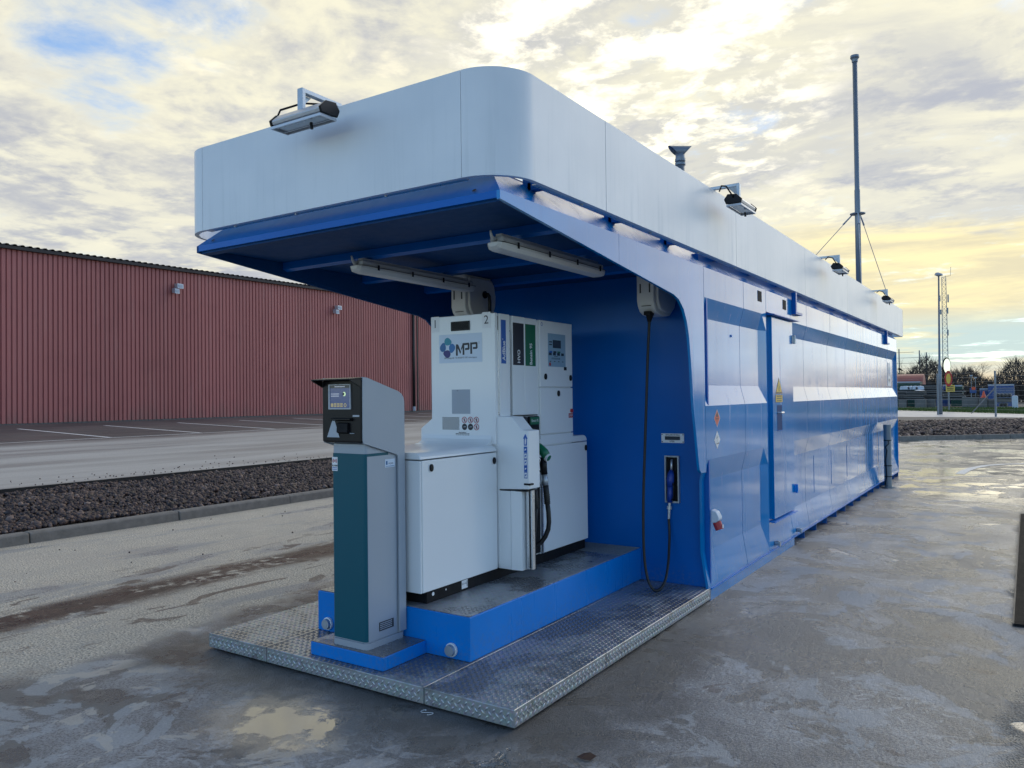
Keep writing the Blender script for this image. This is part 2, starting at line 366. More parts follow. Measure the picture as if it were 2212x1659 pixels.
simple('lens_glass', (.35, .40, .46), .12, .3, .2, 30)
simple('lamp_metal', (.52, .54, .57), .4, .5, .1, 12)
red_cladding()
simple('roof_dark', (.022, .017, .018), .6, 0, .2, 3)
simple('plinth_concrete', (.17, .165, .155), .85, 0, .25, 5, .4, 40)
simple('kerb_concrete', (.20, .185, .165), .9, 0, .5, 9, .9, 45)
simple('bed_soil', (.045, .036, .034), .95, 0, .3, 8, .6, 60)
simple('edging_black', (.012, .011, .011), .7)
simple('marking_white', (.74, .73, .70), .7, 0, .25, 9)
simple('green_plastic', (.004, .155, .07), .35, 0, .1, 9)
simple('blue_plastic', (.006, .045, .30), .35, 0, .15, 9)
simple('grass_green', (.075, .12, .025), .9, 0, .35, .8)
simple('road_grey', (.42, .43, .44), .5, 0, .08, .4)
simple('rough_yard', (.16, .145, .125), .85, 0, .3, .7, .4, 12)
simple('bark', (.045, .036, .03), .9, 0, .3, 10)
simple('far_brush', (.055, .045, .038), .95, 0, .4, .5)
simple('wood_grey', (.17, .165, .16), .85, 0, .3, 6, .3, 30)
simple('dark_gap', (.02, .02, .022), .9)
simple('concrete_block', (.17, .165, .16), .9, 0, .25, 3, .3, 20)
simple('container_blue', (.03, .09, .28), .5, 0, .2, 2)
simple('container_green', (.006, .06, .045), .5, 0, .2, 2)
simple('tank_red', (.36, .11, .085), .5, 0, .15, 1)
simple('pale_plastic', (.55, .62, .70), .5, 0, .12, 4)
simple('leaf_brown', (.05, .022, .012), .7, 0, .3, 40)
simple('downpipe_black', (.014, .013, .014), .5)
for nm, c in dict(print_black=(.015, .016, .025), print_blue=(.008, .10, .42), print_green=(.008, .13, .06), print_red=(.42, .03, .035), sticker_white=(.78, .79, .80),
                  sticker_blue=(.62, .71, .82), sticker_grey=(.36, .40, .46), sign_yellow=(.72, .50, .06), logo_teal=(.015, .27, .36), logo_blue=(.015, .16, .42),
                  logo_mid=(.015, .13, .33), logo_purple=(.03, .025, .17), haz_red=(.62, .08, .05), screen_frame=(.45, .47, .50), orange=(.75, .10, .03),
                  sign_red=(.50, .03, .02)).items(): flat(nm, c, .42)
flat('lcd_dark', (.045, .055, .07), .2); flat('panel_blue', (.28, .42, .54), .3)
flat('screen_lit', (.045, .07, .155), .15, 0, .35); flat('icon_lit', (.30, .25, .13), .3, 0, .35); flat('glow_lit', (.45, .6, .35), .3, 0, .5); flat('text_lit', (.30, .33, .40), .3, 0, .4)
flat('mirror_face', (.72, .72, .68), .12, 1.0)

# ------------------------------------------------------------------ mesh helpers
def empty(name, loc, label=None, cat=None, group=None):
    o = bpy.data.objects.new(name, None); C.objects.link(o); o.location = loc; o.empty_display_size = .1
    if label: o['label'] = label
    if cat: o['category'] = cat
    if group: o['group'] = group
    return o
def tag(o, label=None, cat=None, group=None, kind=None):
    if label: o['label'] = label
    if cat: o['category'] = cat
    if group: o['group'] = group
    if kind: o['kind'] = kind
    return o
_M0 = {}
def wloc(o):
    v = Vector(o.location)
    while o.parent: o = o.parent; v += Vector(o.location)
    return v
def link(name, me, mat, parent=None, smooth=False, bevel=0.0, seg=2):
    o = bpy.data.objects.new(name, me); C.objects.link(o)
    if mat is not None and not me.materials: me.materials.append(MATS[mat] if isinstance(mat, str) else mat)
    if parent is not None:
        o.parent = parent; o.location = -wloc(parent)
    if smooth:
        for p in me.polygons: p.use_smooth = True
    if bevel:
        b = o.modifiers.new('bevel', 'BEVEL'); b.width = bevel; b.segments = seg; b.limit_method = 'ANGLE'; b.angle_limit = R(40); b.harden_normals = True
        for p in me.polygons: p.use_smooth = True
    return o
class MB:
    """collects shapes given in world coordinates and links them as one mesh object"""
    def __init__(s): s.v = []; s.f = []
    def add(s, vs, fs):
        k = len(s.v); s.v += [tuple(v) for v in vs]; s.f += [tuple(i + k for i in f) for f in fs]; return s
    def box(s, x0, x1, y0, y1, z0, z1):
        x0, x1 = sorted((x0, x1)); y0, y1 = sorted((y0, y1)); z0, z1 = sorted((z0, z1))
        return s.add([(x0, y0, z0), (x1, y0, z0), (x1, y1, z0), (x0, y1, z0), (x0, y0, z1), (x1, y0, z1), (x1, y1, z1), (x0, y1, z1)],
                     [(0, 3, 2, 1), (4, 5, 6, 7), (0, 1, 5, 4), (1, 2, 6, 5), (2, 3, 7, 6), (3, 0, 4, 7)])
    def prism(s, pts, axis, a, b):
        """polygon pts in the two other axes (in order), swept along axis from a to b"""
        def mk(p, t): return {'x': (t, p[0], p[1]), 'y': (p[0], t, p[1]), 'z': (p[0], p[1], t)}[axis]
        n = len(pts); ar = sum(pts[i][0] * pts[(i + 1) % n][1] - pts[(i + 1) % n][0] * pts[i][1] for i in range(n))
        flip = (ar < 0) != (axis == 'y'); 
        if a > b: a, b = b, a
        P = pts[::-1] if flip else pts
        vs = [mk(p, a) for p in P] + [mk(p, b) for p in P]
        fs = [tuple(range(n - 1, -1, -1)), tuple(range(n, 2 * n))] + [(i, (i + 1) % n, n + (i + 1) % n, n + i) for i in range(n)]
        return s.add(vs, fs)
    def tube(s, path, r, n=10, cap=True):
        path = [Vector(p) for p in path]; rs = r if isinstance(r, (list, tuple)) else [r] * len(path)
        vs = []; prev = None
        for i, p in enumerate(path):
            d = (path[min(i + 1, len(path) - 1)] - path[max(i - 1, 0)])
            d = d.normalized() if d.length else Vector((0, 0, 1))
            if prev is None:
                a = d.cross(Vector((0, 0, 1))); a = a if a.length > 1e-3 else d.cross(Vector((0, 1, 0)))
            else: a = prev - d * prev.dot(d)
            a.normalize(); prev = a; b = d.cross(a)
            vs += [p + (a * math.cos(2 * math.pi * k / n) + b * math.sin(2 * math.pi * k / n)) * rs[i] for k in range(n)]
        m = len(path); fs = [(i * n + k, i * n + (k + 1) % n, (i + 1) * n + (k + 1) % n, (i + 1) * n + k) for i in range(m - 1) for k in range(n)]
        if cap: fs += [tuple(range(n - 1, -1, -1)), tuple((m - 1) * n + k for k in range(n))]
        return s.add(vs, fs)
    def disc(s, c, nrm, r0, r1=0.0, n=24):
        c = Vector(c); nrm = Vector(nrm).normalized(); a = nrm.orthogonal().normalized(); b = nrm.cross(a)
        P = [c + (a * math.cos(2 * math.pi * k / n) + b * math.sin(2 * math.pi * k / n)) * r0 for k in range(n)]
        if r1 <= 0: return s.add(P, [tuple(range(n))])
        Q = [c + (a * math.cos(2 * math.pi * k / n) + b * math.sin(2 * math.pi * k / n)) * r1 for k in range(n)]
        return s.add(P + Q, [(k, (k + 1) % n, n + (k + 1) % n, n + k) for k in range(n)])
    def poly(s, pts): return s.add(pts, [tuple(range(len(pts)))])
    def build(s, name, mat, parent=None, **kw):
        me = bpy.data.meshes.new(name); me.from_pydata(s.v, [], s.f); me.update()
        return link(name, me, mat, parent, **kw)
def box(name, mat, parent, *a, bevel=0.0): return MB().box(*a).build(name, mat, parent, bevel=bevel)
def dup_tree(o, delta, parent=None):
    c = o.copy(); C.objects.link(c)
    if parent is not None: c.parent = parent
    else: c.location = Vector(o.location) + Vector(delta)
    for ch in [q for q in bpy.data.objects if q.parent is o]: dup_tree(ch, delta, c)
    return c
FX = Matrix(((0, 0, 1), (1, 0, 0), (0, 1, 0)))        # faces +X, reads along +Y
FY = Matrix(((1, 0, 0), (0, 0, -1), (0, 1, 0)))       # faces -Y, reads along +X
FXV = Matrix(((0, 0, 1), (0, -1, 0), (1, 0, 0)))      # faces +X, reads upwards
def text(s, size, loc, M, mat, parent, align='CENTER', name='lettering', sx=1.0, bold=0.0):
    cu = bpy.data.curves.new('t', 'FONT'); cu.body = s; cu.size = size; cu.align_x = align; cu.align_y = 'CENTER'; cu.resolution_u = 3; cu.offset = bold
    ob = bpy.data.objects.new('t', cu); me = bpy.data.meshes.new_from_object(ob); bpy.data.objects.remove(ob)
    A = Matrix.Translation(loc) @ (M @ Matrix.Diagonal((sx, 1, 1))).to_4x4(); me.transform(A); me.name = name
    me.materials.clear()
    return link(name, me, mat, parent)
def facing(face, a, b, c):
    """point on a print: face 'x' -> (c, a, b) ; face 'y' -> (a, c, b)"""
    return (c, a, b) if face == 'x' else (a, c, b)
def patch(name, mat, parent, face, a0, a1, b0, b1, c, th=.0015):
    if face == 'x': return box(name, mat, parent, c, c + th, a0, a1, b0, b1)
    return box(name, mat, parent, a0, a1, c - th, c, b0, b1)
def print_rows(parent, face, a0, a1, b0, b1, c, rows, mat='print_black', seed=1, fill=.86, name='small_print', center=False):
    rr = random.Random(seed); mb = MB(); h = (b1 - b0) / rows
    for i in range(rows):
        zt = b1 - i * h - h * .18; zb = zt - h * .5
        end = a1 if rr.random() < fill else a0 + (a1 - a0) * rr.uniform(.45, .9)
        a = a0 + ((a1 - end) / 2 if center else 0); end = a1 - ((a1 - end) / 2 if center else 0)
        while a < end - .002:
            w = min((a1 - a0) * rr.uniform(.04, .15), end - a)
            mb.poly([facing(face, *p, c) for p in ((a, zb), (a + w, zb), (a + w, zt), (a, zt))]); a += w + (a1 - a0) * .016
    return mb.build(name, mat, parent)
def polyface(pts, face, c, name, mat, parent): return MB().poly([facing(face, a, b, c) for a, b in pts]).build(name, mat, parent)
LUG = np.array([(-.5, 0, 0), (-.22, -.5, 0), (.22, -.5, 0), (.5, 0, 0), (.22, .5, 0), (-.22, .5, 0), (-.3, 0, 1), (0, 0, 1.15), (.3, 0, 1)], float)
LUGF = [(0, 1, 6), (1, 2, 7, 6), (2, 3, 8), (3, 4, 8), (4, 5, 6, 7), (5, 0, 6), (2, 8, 7), (4, 7, 8)]
def lugs(name, parent, o, ux, uy, w, h, mat='galvanised_tread', pitch=.042, L=.032, W=.011, H=.0042, keep=None):
    """raised tread pattern on the rectangle o + a*ux + b*uy"""
    o, ux, uy = (np.array(v, float) for v in (o, ux, uy)); nz = np.cross(ux, uy); V = []; F = []
    nx, ny = int(w / pitch), int(h / pitch)
    for i in range(nx * 2):
        for j in range(ny * 2):
            if (i + j) % 2 or (i % 2 != j % 2): continue
            a, b = (i / 2 + .4) * pitch, (j / 2 + .4) * pitch
            if a > w - .014 or b > h - .014 or (keep and not keep(a, b)): continue
            th = R(52) if i % 2 == 0 else R(-52); c, s = math.cos(th), math.sin(th)
            p = LUG * (L, W, H); X = p[:, 0] * c - p[:, 1] * s + a; Y = p[:, 0] * s + p[:, 1] * c + b
            k = len(V); V += [tuple(q) for q in (o + X[:, None] * ux + Y[:, None] * uy + p[:, 2:3] * nz)]; F += [tuple(q + k for q in f) for f in LUGF]
    me = bpy.data.meshes.new(name); me.from_pydata(V, [], F); me.update()
    ob = link(name, me, mat, parent, smooth=True); ob['kind'] = 'stuff'; return ob

# ------------------------------------------------------------------ ground, yard, roads
def sheet(name, mat, pts, kind='structure'):
    me = bpy.data.meshes.new(name); me.from_pydata(pts, [], [tuple(range(len(pts)))]); me.update()
    return tag(link(name, me, mat), kind=kind)
def strip(name, mat, x0, z0, x1, z1, ys):
    vs = []; fs = []
    for y in ys: vs += [(x0, y, z0), (x1, y, z1)]
    for i in range(len(ys) - 1): fs.append((2 * i, 2 * i + 1, 2 * i + 3, 2 * i + 2))
    me = bpy.data.meshes.new(name); me.from_pydata(vs, [], fs); me.update(); return tag(link(name, me, mat), kind='structure')
sheet('terrain', 'rough_yard', [(-900, -900, -.06), (900, -900, -.06), (900, 1400, -.06), (-900, 1400, -.06)])
strip('forecourt', 'wet_forecourt', -7.46, 0, 60, 0, [-60, 30])
strip('gravel_bed', 'bed_soil', -10.62, .20, -7.46, .085, [-60, 60])
def yz(x): return .30 + .0254 * (-10.6 - x)
strip('yard', 'yard_asphalt', -60, yz(-60), -10.62, .30, [-60, 120])
# parking lines on the yard
def marking(x0, y0, x1, y1, w, name='parking_line'):
    d = Vector((x1 - x0, y1 - y0)).normalized(); n = Vector((-d.y, d.x)) * w / 2
    P = [(x0 - n.x, y0 - n.y), (x1 - n.x, y1 - n.y), (x1 + n.x, y1 + n.y), (x0 + n.x, y0 + n.y)]
    me = bpy.data.meshes.new(name); me.from_pydata([(x, y, yz(x) + .004) for x, y in P], [], [(0, 1, 2, 3)])
    return tag(link(name, me, 'marking_white'), kind='structure')
marking(-20.0, 3.0, -19.3, 45, .10)
for k in range(-1, 11):
    y = 9.28 + 2.93 * k
    marking(-26.1, y + .30, -20.0 + .02 * k, y, .13)

# ------------------------------------------------------------------ left kerb, black edging, gravel
kerb = tag(empty('kerb', (-7.43, 4, 0)), 'low concrete kerb along the gravel bed on the left', 'kerb')
y = -9.55
while y < 30:
    L = 1.86 if y > 1 else 1.8
    j = random.uniform(-.012, .012)
    MB().prism([(-7.335 + j, -.02), (-7.345 + j, .105), (-7.37 + j, .125), (-7.50 + j, .125), (-7.52, -.02)], 'y', y, y + L - .012).build('kerb_stone', 'kerb_concrete', kerb, bevel=.012)
    y += L
edge = MB().box(-10.66, -10.62, -60, 60, .12, .305).build('bed_edging', 'edging_black')
tag(edge, 'black edging board along the top of the gravel bed on the left', 'edging')

ICO_V = None
def stones(name, pts, sizes, seed):
    bm = bmesh.new(); bmesh.ops.create_icosphere(bm, subdivisions=1, radius=1); bv = np.array([v.co[:] for v in bm.verts]); bf = np.array([[v.index for v in f.verts] for f in bm.faces]); bm.free()
    r = np.random.default_rng(seed); N = len(pts)
    var = [bv * r.uniform(.7, 1.25, (len(bv), 1)) for _ in range(12)]
    V = np.empty((N, len(bv), 3)); 
    ax = r.normal(size=(N, 3)); ax /= np.linalg.norm(ax, axis=1)[:, None]; an = r.uniform(0, 6.28, N)
    for k in range(N):
        b = var[k % 12] * sizes[k] * r.uniform(.65, 1.2, 3); c, s = math.cos(an[k]), math.sin(an[k]); a = ax[k]
        b = b * c + np.cross(np.broadcast_to(a, b.shape), b) * s + np.outer(b @ a, a) * (1 - c)
        V[k] = b + pts[k]
    F = (bf[None] + (np.arange(N) * len(bv))[:, None, None]).reshape(-1, 3)
    me = bpy.data.meshes.new(name); me.vertices.add(N * len(bv)); me.vertices.foreach_set('co', V.reshape(-1))
    me.loops.add(F.size); me.loops.foreach_set('vertex_index', F.reshape(-1).astype(np.int32)); me.polygons.add(len(F))
    me.polygons.foreach_set('loop_start', np.arange(0, F.size, 3, dtype=np.int32)); me.update(calc_edges=True); me.validate()
    return link(name, me, 'crushed_stone')
N = 30000
gy = rng.uniform(-2.5, 16, N); gx = rng.uniform(-10.6, -7.53, N)
mound = .045 * np.sin(gx * 2.1 + gy * .7) + .03 * np.sin(gy * 1.9 - gx)
gx[:60] = rng.uniform(-7.3, -5.0, 60); gx[60:330] = -10.75 - rng.exponential(.35, 270)
gz = .085 + (-7.46 - gx) / 3.16 * .115 + np.abs(mound) * .6 + rng.uniform(0, .035, N)
gz[:60] = .006; gz[60:330] = .30 + .0254 * (-10.6 - gx[60:330]) + .006
gs = rng.uniform(.018, .036, N) * np.where(rng.random(N) > .93, 1.55, 1.0); gs[:60] *= .35; gs[60:330] *= .42
tag(stones('gravel', np.stack([gx, gy, gz], 1), gs, 3), 'dark reddish crushed stone filling the bed behind the kerb', kind='stuff')

# right-hand background: kerb, gravel mound, far yard, road, grass
farkerb = tag(empty('kerb', (.2, 26, 0)), 'dark kerb in front of the far gravel bed beyond the station', 'kerb')
kd = Vector((3.358, 2.978)).normalized(); kn = Vector((-kd.y, kd.x)); k0 = Vector((-1.428, 24.744)) - kd * 9.0
for i in range(22):
    a = k0 + kd * (i * 1.0); b = a + kd * .985
    P = [(a.x, a.y), (b.x, b.y), (b.x + kn.x * .14, b.y + kn.y * .14), (a.x + kn.x * .14, a.y + kn.y * .14)]
    MB().prism(P, 'z', -.02, .15).build('kerb_stone', 'kerb_concrete', farkerb, bevel=.01)
N = 9000
s_ = rng.uniform(-9, 12, N); t_ = rng.uniform(.2, 9.0, N) 
fx = -1.428 + kd.x * s_ + kn.x * t_; fy = 24.744 + kd.y * s_ + kn.y * t_
fz = .05 + .26 * np.sin(np.clip(t_ / 9, 0, 1) * math.pi) + .10 * (t_ / 9)
tag(stones('gravel', np.stack([fx, fy, fz], 1), rng.uniform(.05, .10, N), 5), 'brownish crushed stone mound behind the far kerb', kind='stuff')
mv = []; mf = []
for i in range(13):
    tt = i / 12 * 9.2
    for ss_ in (-12, 14): mv.append((-1.428 + kd.x * ss_ + kn.x * tt, 24.744 + kd.y * ss_ + kn.y * tt, .03 + .25 * math.sin(min(1, tt / 9) * math.pi) + .09 * tt / 9))
for i in range(12): mf.append((2 * i, 2 * i + 1, 2 * i + 3, 2 * i + 2))
me = bpy.data.meshes.new('gravel_mound'); me.from_pydata(mv, [], mf); tag(link('gravel_mound', me, 'bed_soil', smooth=True), kind='structure')
strip('far_forecourt', 'rough_yard', -7.46, -.004, 60, -.004, [30, 52.6])
sheet('far_road', 'road_grey', [(-60, 66, .004), (-7, 51.2, .004), (.42, 51.0, .004), (60, 46, .004), (60, 56, .004), (2, 58.0, .004), (-7, 69, .004), (-60, 84, .004)])
gb = MB()
for k in range(9000):
    x_, y_ = random.uniform(-9, 9), random.uniform(58, 78)
    if y_ < 58.5 + max(0, (2 - x_) * 1.25): continue
    h = random.uniform(.06, .22); a = random.uniform(0, 6.28); w = .05
    gb.add([(x_ - w * math.cos(a), y_ - w * math.sin(a), 0), (x_ + w * math.cos(a), y_ + w * math.sin(a), 0), (x_ + random.uniform(-.08, .08), y_, h)], [(0, 1, 2)])
tag(gb.build('grass', 'grass_green'), 'low green grass verge beyond the far road', kind='stuff')
sheet('verge', 'grass_green', [(2, 58.2, .008), (60, 56.2, .008), (60, 84, .008), (-12, 84, .008), (-7, 69.2, .008)])
# painted lines on the far forecourt, right
def road_line(pts, w, name='road_marking'):
    mb = MB()
    for (a, b) in zip(pts[:-1], pts[1:]):
        a = Vector(a); b = Vector(b); n = (b - a).normalized(); n = Vector((-n.y, n.x)) * w / 2
        mb.poly([(a.x - n.x, a.y - n.y, .004), (b.x - n.x, b.y - n.y, .004), (b.x + n.x, b.y + n.y, .004), (a.x + n.x, a.y + n.y, .004)])
    return tag(mb.build(name, 'marking_white'), kind='structure')
road_line([(.95, 14.1), (1.0, 14.9), (1.1, 15.6), (1.3, 16.3), (1.6, 16.8), (2.1, 17.2), (2.9, 17.5), (4, 17.7)], .16)

# ------------------------------------------------------------------ the fuel station
ST = tag(empty('fuel_station', (-1.17, 8, 0)), 'blue container fuel station with a white rounded fascia and open front bay', 'fuel station')
YE, XL = 13.27, -2.35
PROF = [(0, 2.58), (0, 2.345), (-.04, 2.19), (-.04, 1.665), (0, 1.505), (0, 1.09), (-.04, .925), (-.04, .37), (0, .12), (0, .10)]
def wall_panel(y0, y1, close=None, sx=1, xo=0.0):
    """folded wall sheet between two seams; close = (side, y) tapers the fold out to a flat edge"""
    mb = MB(); g = .0045; st = [(y0 + g, 0), (y1 - g, 0)]
    prof = lambda f: [(xo + sx * (x * (1 - f)), z) for x, z in PROF]
    cols = [(y0 + g, prof(0)), (y1 - g, prof(0))]
    if close: cols = [(y0 + g, prof(0)), (close, prof(0)), (y1 - g, prof(1))]
    n = len(PROF)
    for y, p in cols: mb.v += [(x, y, z) for x, z in p]
    for i in range(len(cols) - 1):
        for k in range(n - 1):
            f = (i * n + k, i * n + k + 1, (i + 1) * n + k + 1, (i + 1) * n + k); mb.f.append(f if sx > 0 else f[::-1])
    for y, p in (cols[0], cols[-1]):      # folded-in edges of the sheet
        k = len(mb.v); mb.v += [(x, y, z) for x, z in p] + [(x - sx * .02, y, z) for x, z in p]
        mb.f += [(k + i, k + i + 1, k + n + i + 1, k + n + i) for i in range(n - 1)]
    return mb.build('wall_panel', 'blue_gloss', ST)
wall_panel(2.71, 3.72); wall_panel(3.72, 4.42, close=4.27)
ys = [5.335, 6.05, 7.30, 8.45, 9.67, 11.0, 12.13, YE]
for a, b in zip(ys[:-1], ys[1:]): wall_panel(a, b)
# above and below the door
box('door_lintel', 'blue_gloss', ST, -.03, 0, 4.424, 5.33, 2.375, 2.58)
MB().prism([(-.04, .37), (0, .12), (0, .10), (-.06, .10), (-.06, .37)], 'y', 4.424, 5.33).build('door_sill', 'blue_gloss', ST)
# inner core: keeps light out and closes the box
box('inner_core', 'blue_satin', ST, XL + .02, -.062, 2.775, YE - .02, .09, 2.70)
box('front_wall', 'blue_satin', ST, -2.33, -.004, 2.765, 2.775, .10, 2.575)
MB().box(-.06, -.001, 2.768, 2.79, .10, 2.57).build('corner_post', 'blue_satin', ST)
MB().prism([(XL + 2.35 * 0, 0)] * 0 or [(XL, .1), (XL, 2.58), (XL + .06, 2.58), (XL + .06, .1)], 'y', 2.775, YE).build('left_wall', 'blue_gloss', ST)
box('end_wall', 'blue_gloss', ST, XL, 0, YE, YE + .03, .1, 2.58)
box('roof', 'blue_satin', ST, -2.19, -.16, .095, 13.15, 2.725, 2.745)
MB().add([(0, -.07, 2.58), (0, YE + .03, 2.58), (-.17, YE - .14, 2.75), (-.17, .10, 2.75)], [(0, 1, 2, 3)]).build('roof_edge', 'blue_edge', ST)
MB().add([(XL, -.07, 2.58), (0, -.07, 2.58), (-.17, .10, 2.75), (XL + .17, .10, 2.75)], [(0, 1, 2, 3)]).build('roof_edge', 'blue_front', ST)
MB().add([(XL, YE + .03, 2.58), (XL, -.07, 2.58), (XL + .17, .10, 2.75), (XL + .17, YE - .14, 2.75)], [(0, 1, 2, 3)]).build('roof_edge', 'blue_edge', ST)
# base: flange, skirt, ground plates
box('base_flange', 'blue_bright', ST, -.05, .010, 2.77, YE + .03, .086, .099)
box('skirt', 'blue_gloss', ST, -.02, -.004, 2.775, 5.37, -.01, .086)
box('under_shade', 'black_satin', ST, XL + .1, -.75, 2.9, YE - .1, .0, .085)  # black filler standing in for the shade beneath the container
for y in [5.82 + .572 * i for i in range(14)]: box('ground_plate', 'blue_satin', ST, -.6, -.006, y, y + .012, -.005, .086)
# canopy: side plates with the swept lower edge, front lip, soffit
low = [(-.07, 2.538), (1.22, 2.398), (2.10, 2.303), (2.20, 2.275), (2.285, 2.215), (2.345, 2.13), (2.385, 2.02), (2.414, 1.859), (2.459, 1.491), (2.504, 1.298), (2.555, 1.06), (2.567, 1.025), (2.60, 1.0), (2.708, .997)]
MB().prism([(-.07, 2.58), (1.218, 2.58), (1.218, 2.398), (-.07, 2.538)], 'x', -.02, 0).build('canopy_side', 'blue_gloss', ST)
MB().prism([(1.222, 2.58), (2.708, 2.58)] + low[:0:-1], 'x', -.02, 0).build('canopy_side', 'blue_gloss', ST)
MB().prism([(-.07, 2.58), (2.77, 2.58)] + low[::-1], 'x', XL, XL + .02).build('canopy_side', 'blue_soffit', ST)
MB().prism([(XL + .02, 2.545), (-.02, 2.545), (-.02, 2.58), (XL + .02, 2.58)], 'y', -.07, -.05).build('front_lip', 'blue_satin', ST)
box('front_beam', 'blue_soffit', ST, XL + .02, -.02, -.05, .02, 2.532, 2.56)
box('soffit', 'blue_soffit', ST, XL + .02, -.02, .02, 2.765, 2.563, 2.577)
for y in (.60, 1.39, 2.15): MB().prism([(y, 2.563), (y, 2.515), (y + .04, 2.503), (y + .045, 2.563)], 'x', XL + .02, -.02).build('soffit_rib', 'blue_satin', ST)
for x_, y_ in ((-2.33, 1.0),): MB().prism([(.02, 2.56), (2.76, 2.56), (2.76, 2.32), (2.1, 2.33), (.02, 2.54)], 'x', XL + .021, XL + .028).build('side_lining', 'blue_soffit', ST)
for p in ((-.16, -.073, 2.595), (-2.2, -.073, 2.595)): MB().disc((p[0], -.058, 2.592 + .012), (0, -.7, .7), .012).build('drain_hole', 'dark_gap', ST)

# fascia: folded cladding panels on brackets
ZB, ZT, TH = 2.67, 3.20, .028
def arc(cx, cy, r, a0, a1, n=14): return [(cx + r * math.cos(a0 + (a1 - a0) * i / n), cy + r * math.sin(a0 + (a1 - a0) * i / n)) for i in range(n + 1)]
def band(path, name='fascia_panel'):
    """upright cladding band along a plan path, outside on the right-hand side of the path"""
    n = len(path); nr = []
    for i in range(n):
        a = Vector(path[max(i - 1, 0)]); b = Vector(path[min(i + 1, n - 1)]); d = (b - a).normalized(); nr.append(Vector((d.y, -d.x)))
    out = [Vector(p) for p in path]; inn = [out[i] - nr[i] * TH for i in range(n)]
    vs = [(p.x, p.y, ZB) for p in out] + [(p.x, p.y, ZT) for p in out] + [(p.x, p.y, ZB) for p in inn] + [(p.x, p.y, ZT) for p in inn]
    fs = []
    for i in range(n - 1):
        fs += [(i, i + 1, n + i + 1, n + i), (2 * n + i + 1, 2 * n + i, 3 * n + i, 3 * n + i + 1), (n + i, n + i + 1, 3 * n + i + 1, 3 * n + i), (i + 1, i, 2 * n + i, 2 * n + i + 1)]
    fs += [(0, n, 3 * n, 2 * n), (n - 1, 3 * n - 1, 4 * n - 1, 2 * n - 1)]
    me = bpy.data.meshes.new(name); me.from_pydata(vs, [], fs); me.update()
    o = link(name, me, 'fascia_white', ST)
    return o
XF, XFL, YF, RF, YFE = .04, -2.5345, -.08, .26, 13.93
g = .003
band([(-2.2745 + g, YF), (-.2185 - g, YF)])
band([(-.2185, YF)] + arc(XF - RF, YF + RF, RF, -math.pi / 2, 0, 48)[1:] + [(XF, .974 - g)])
sy = [.974, 3.415, 5.855, 8.29, 10.73, 13.17, YFE - .012]
for a, b in zip(sy[:-1], sy[1:]): band([(XF, a + g), (XF, b - g)])
band([(XF, YFE), (XFL, YFE)])
for a, b in zip([.974, 3.415, 5.855, 8.29, 10.73], [3.415, 5.855, 8.29, 10.73, YFE - .012]): band([(XFL, b - g), (XFL, a + g)])
band([(XFL, .974 - g), (XFL, YF + RF)] + arc(XFL + RF, YF + RF, RF, math.pi, 1.5 * math.pi, 40)[1:])
# return flange under the fascia and the brackets carrying it
fl = MB()
fl.box(-.02, XF - TH - .001, .25, YFE - .1, ZB + .002, ZB + .008); fl.box(-2.27, -.22, YF + TH + .001, -.015, ZB + .002, ZB + .008); fl.box(XFL + TH + .001, XFL + .07, .25, YFE - .1, ZB + .002, ZB + .008)
fl.build('fascia_return', 'aluminium', ST)
for y in [.35, 1.3, 2.2, 3.1, 4.05, 5.0, 5.95, 6.9, 7.85, 8.8, 9.75, 10.7, 11.65, 12.6]:
    b = MB(); b.box(-.11, XF - TH - .002, y, y + .05, ZB + .01, ZB + .05); b.box(-.14, -.09, y, y + .05, 2.66, 3.1); b.add([(-.12, y + .05, 2.72), (.0, y + .22, ZB + .02), (.0, y + .27, ZB + .02), (-.12, y + .10, 2.72)], [(0, 1, 2, 3)])
    b.build('fascia_bracket', 'blue_satin', ST)
    MB().tube([(-.004, y + .4, ZB + .003), (-.004, y + .4, ZB - .006)], .011, 8).build('fascia_bolt', 'aluminium', ST)
for x in (-2.0, -1.45, -.75):
    MB().tube([(x, -.04, ZB + .003), (x, -.04, ZB - .006)], .011, 8).build('fascia_bolt', 'aluminium', ST)
# left-hand far floodlight etc. follow below; vents, conduits, seams on the side wall
for y in (4.155, 5.04):
    v = MB(); v.box(-.02, .003, y, y + .125, 2.452, 2.55); v.build('vent_opening', 'dark_gap', ST)
for y, dy in ((5.40, .28), (11.80, .30)):
    c = MB(); c.box(.001, .045, y, y + .05, 2.43, 2.66); c.box(.001, .045, y + .052, y + dy, 2.43, 2.455); c.build('conduit', 'blue_satin', ST)
for y in (6.47, 7.44, 8.47, 11.2): box('weld_bar', 'blue_gloss', ST, -.045, -.0365, y, y + .009, .43, .86)
# door with hood, handle pocket, hinges and stickers
DR = MB().box(-.02, .022, 4.535, 5.322, .385, 2.338).build('door', 'blue_gloss', ST, bevel=.004)
box('door_frame_gap', 'blue_gloss', ST, -.030, -.018, 4.415, 4.56, .38, 2.36)
MB().prism([(-.03, 2.372), (.075, 2.352), (.075, 2.345), (-.03, 2.345)], 'y', 4.44, 5.40).build('door_hood', 'blue_satin', ST)
MB().prism([(-.02, .374), (.045, .366), (.045, .358), (-.02, .362)], 'y', 4.47, 5.335).build('door_drip', 'blue_bright', ST)
def part(o, child_parent):
    o.parent = child_parent; o.location = -wloc(child_parent); return o
pk = box('handle_pocket', 'blue_soffit', DR, .016, .0235, 4.68, 4.856, 1.232, 1.478)
MB().tube([(.0235, 4.70, 1.405), (.055, 4.70, 1.405), (.06, 4.78, 1.405)], .009, 8).build('handle', 'aluminium', DR)
box('pocket_lip', 'blue_bright', DR, .020, .030, 4.676, 4.86, 1.226, 1.232)
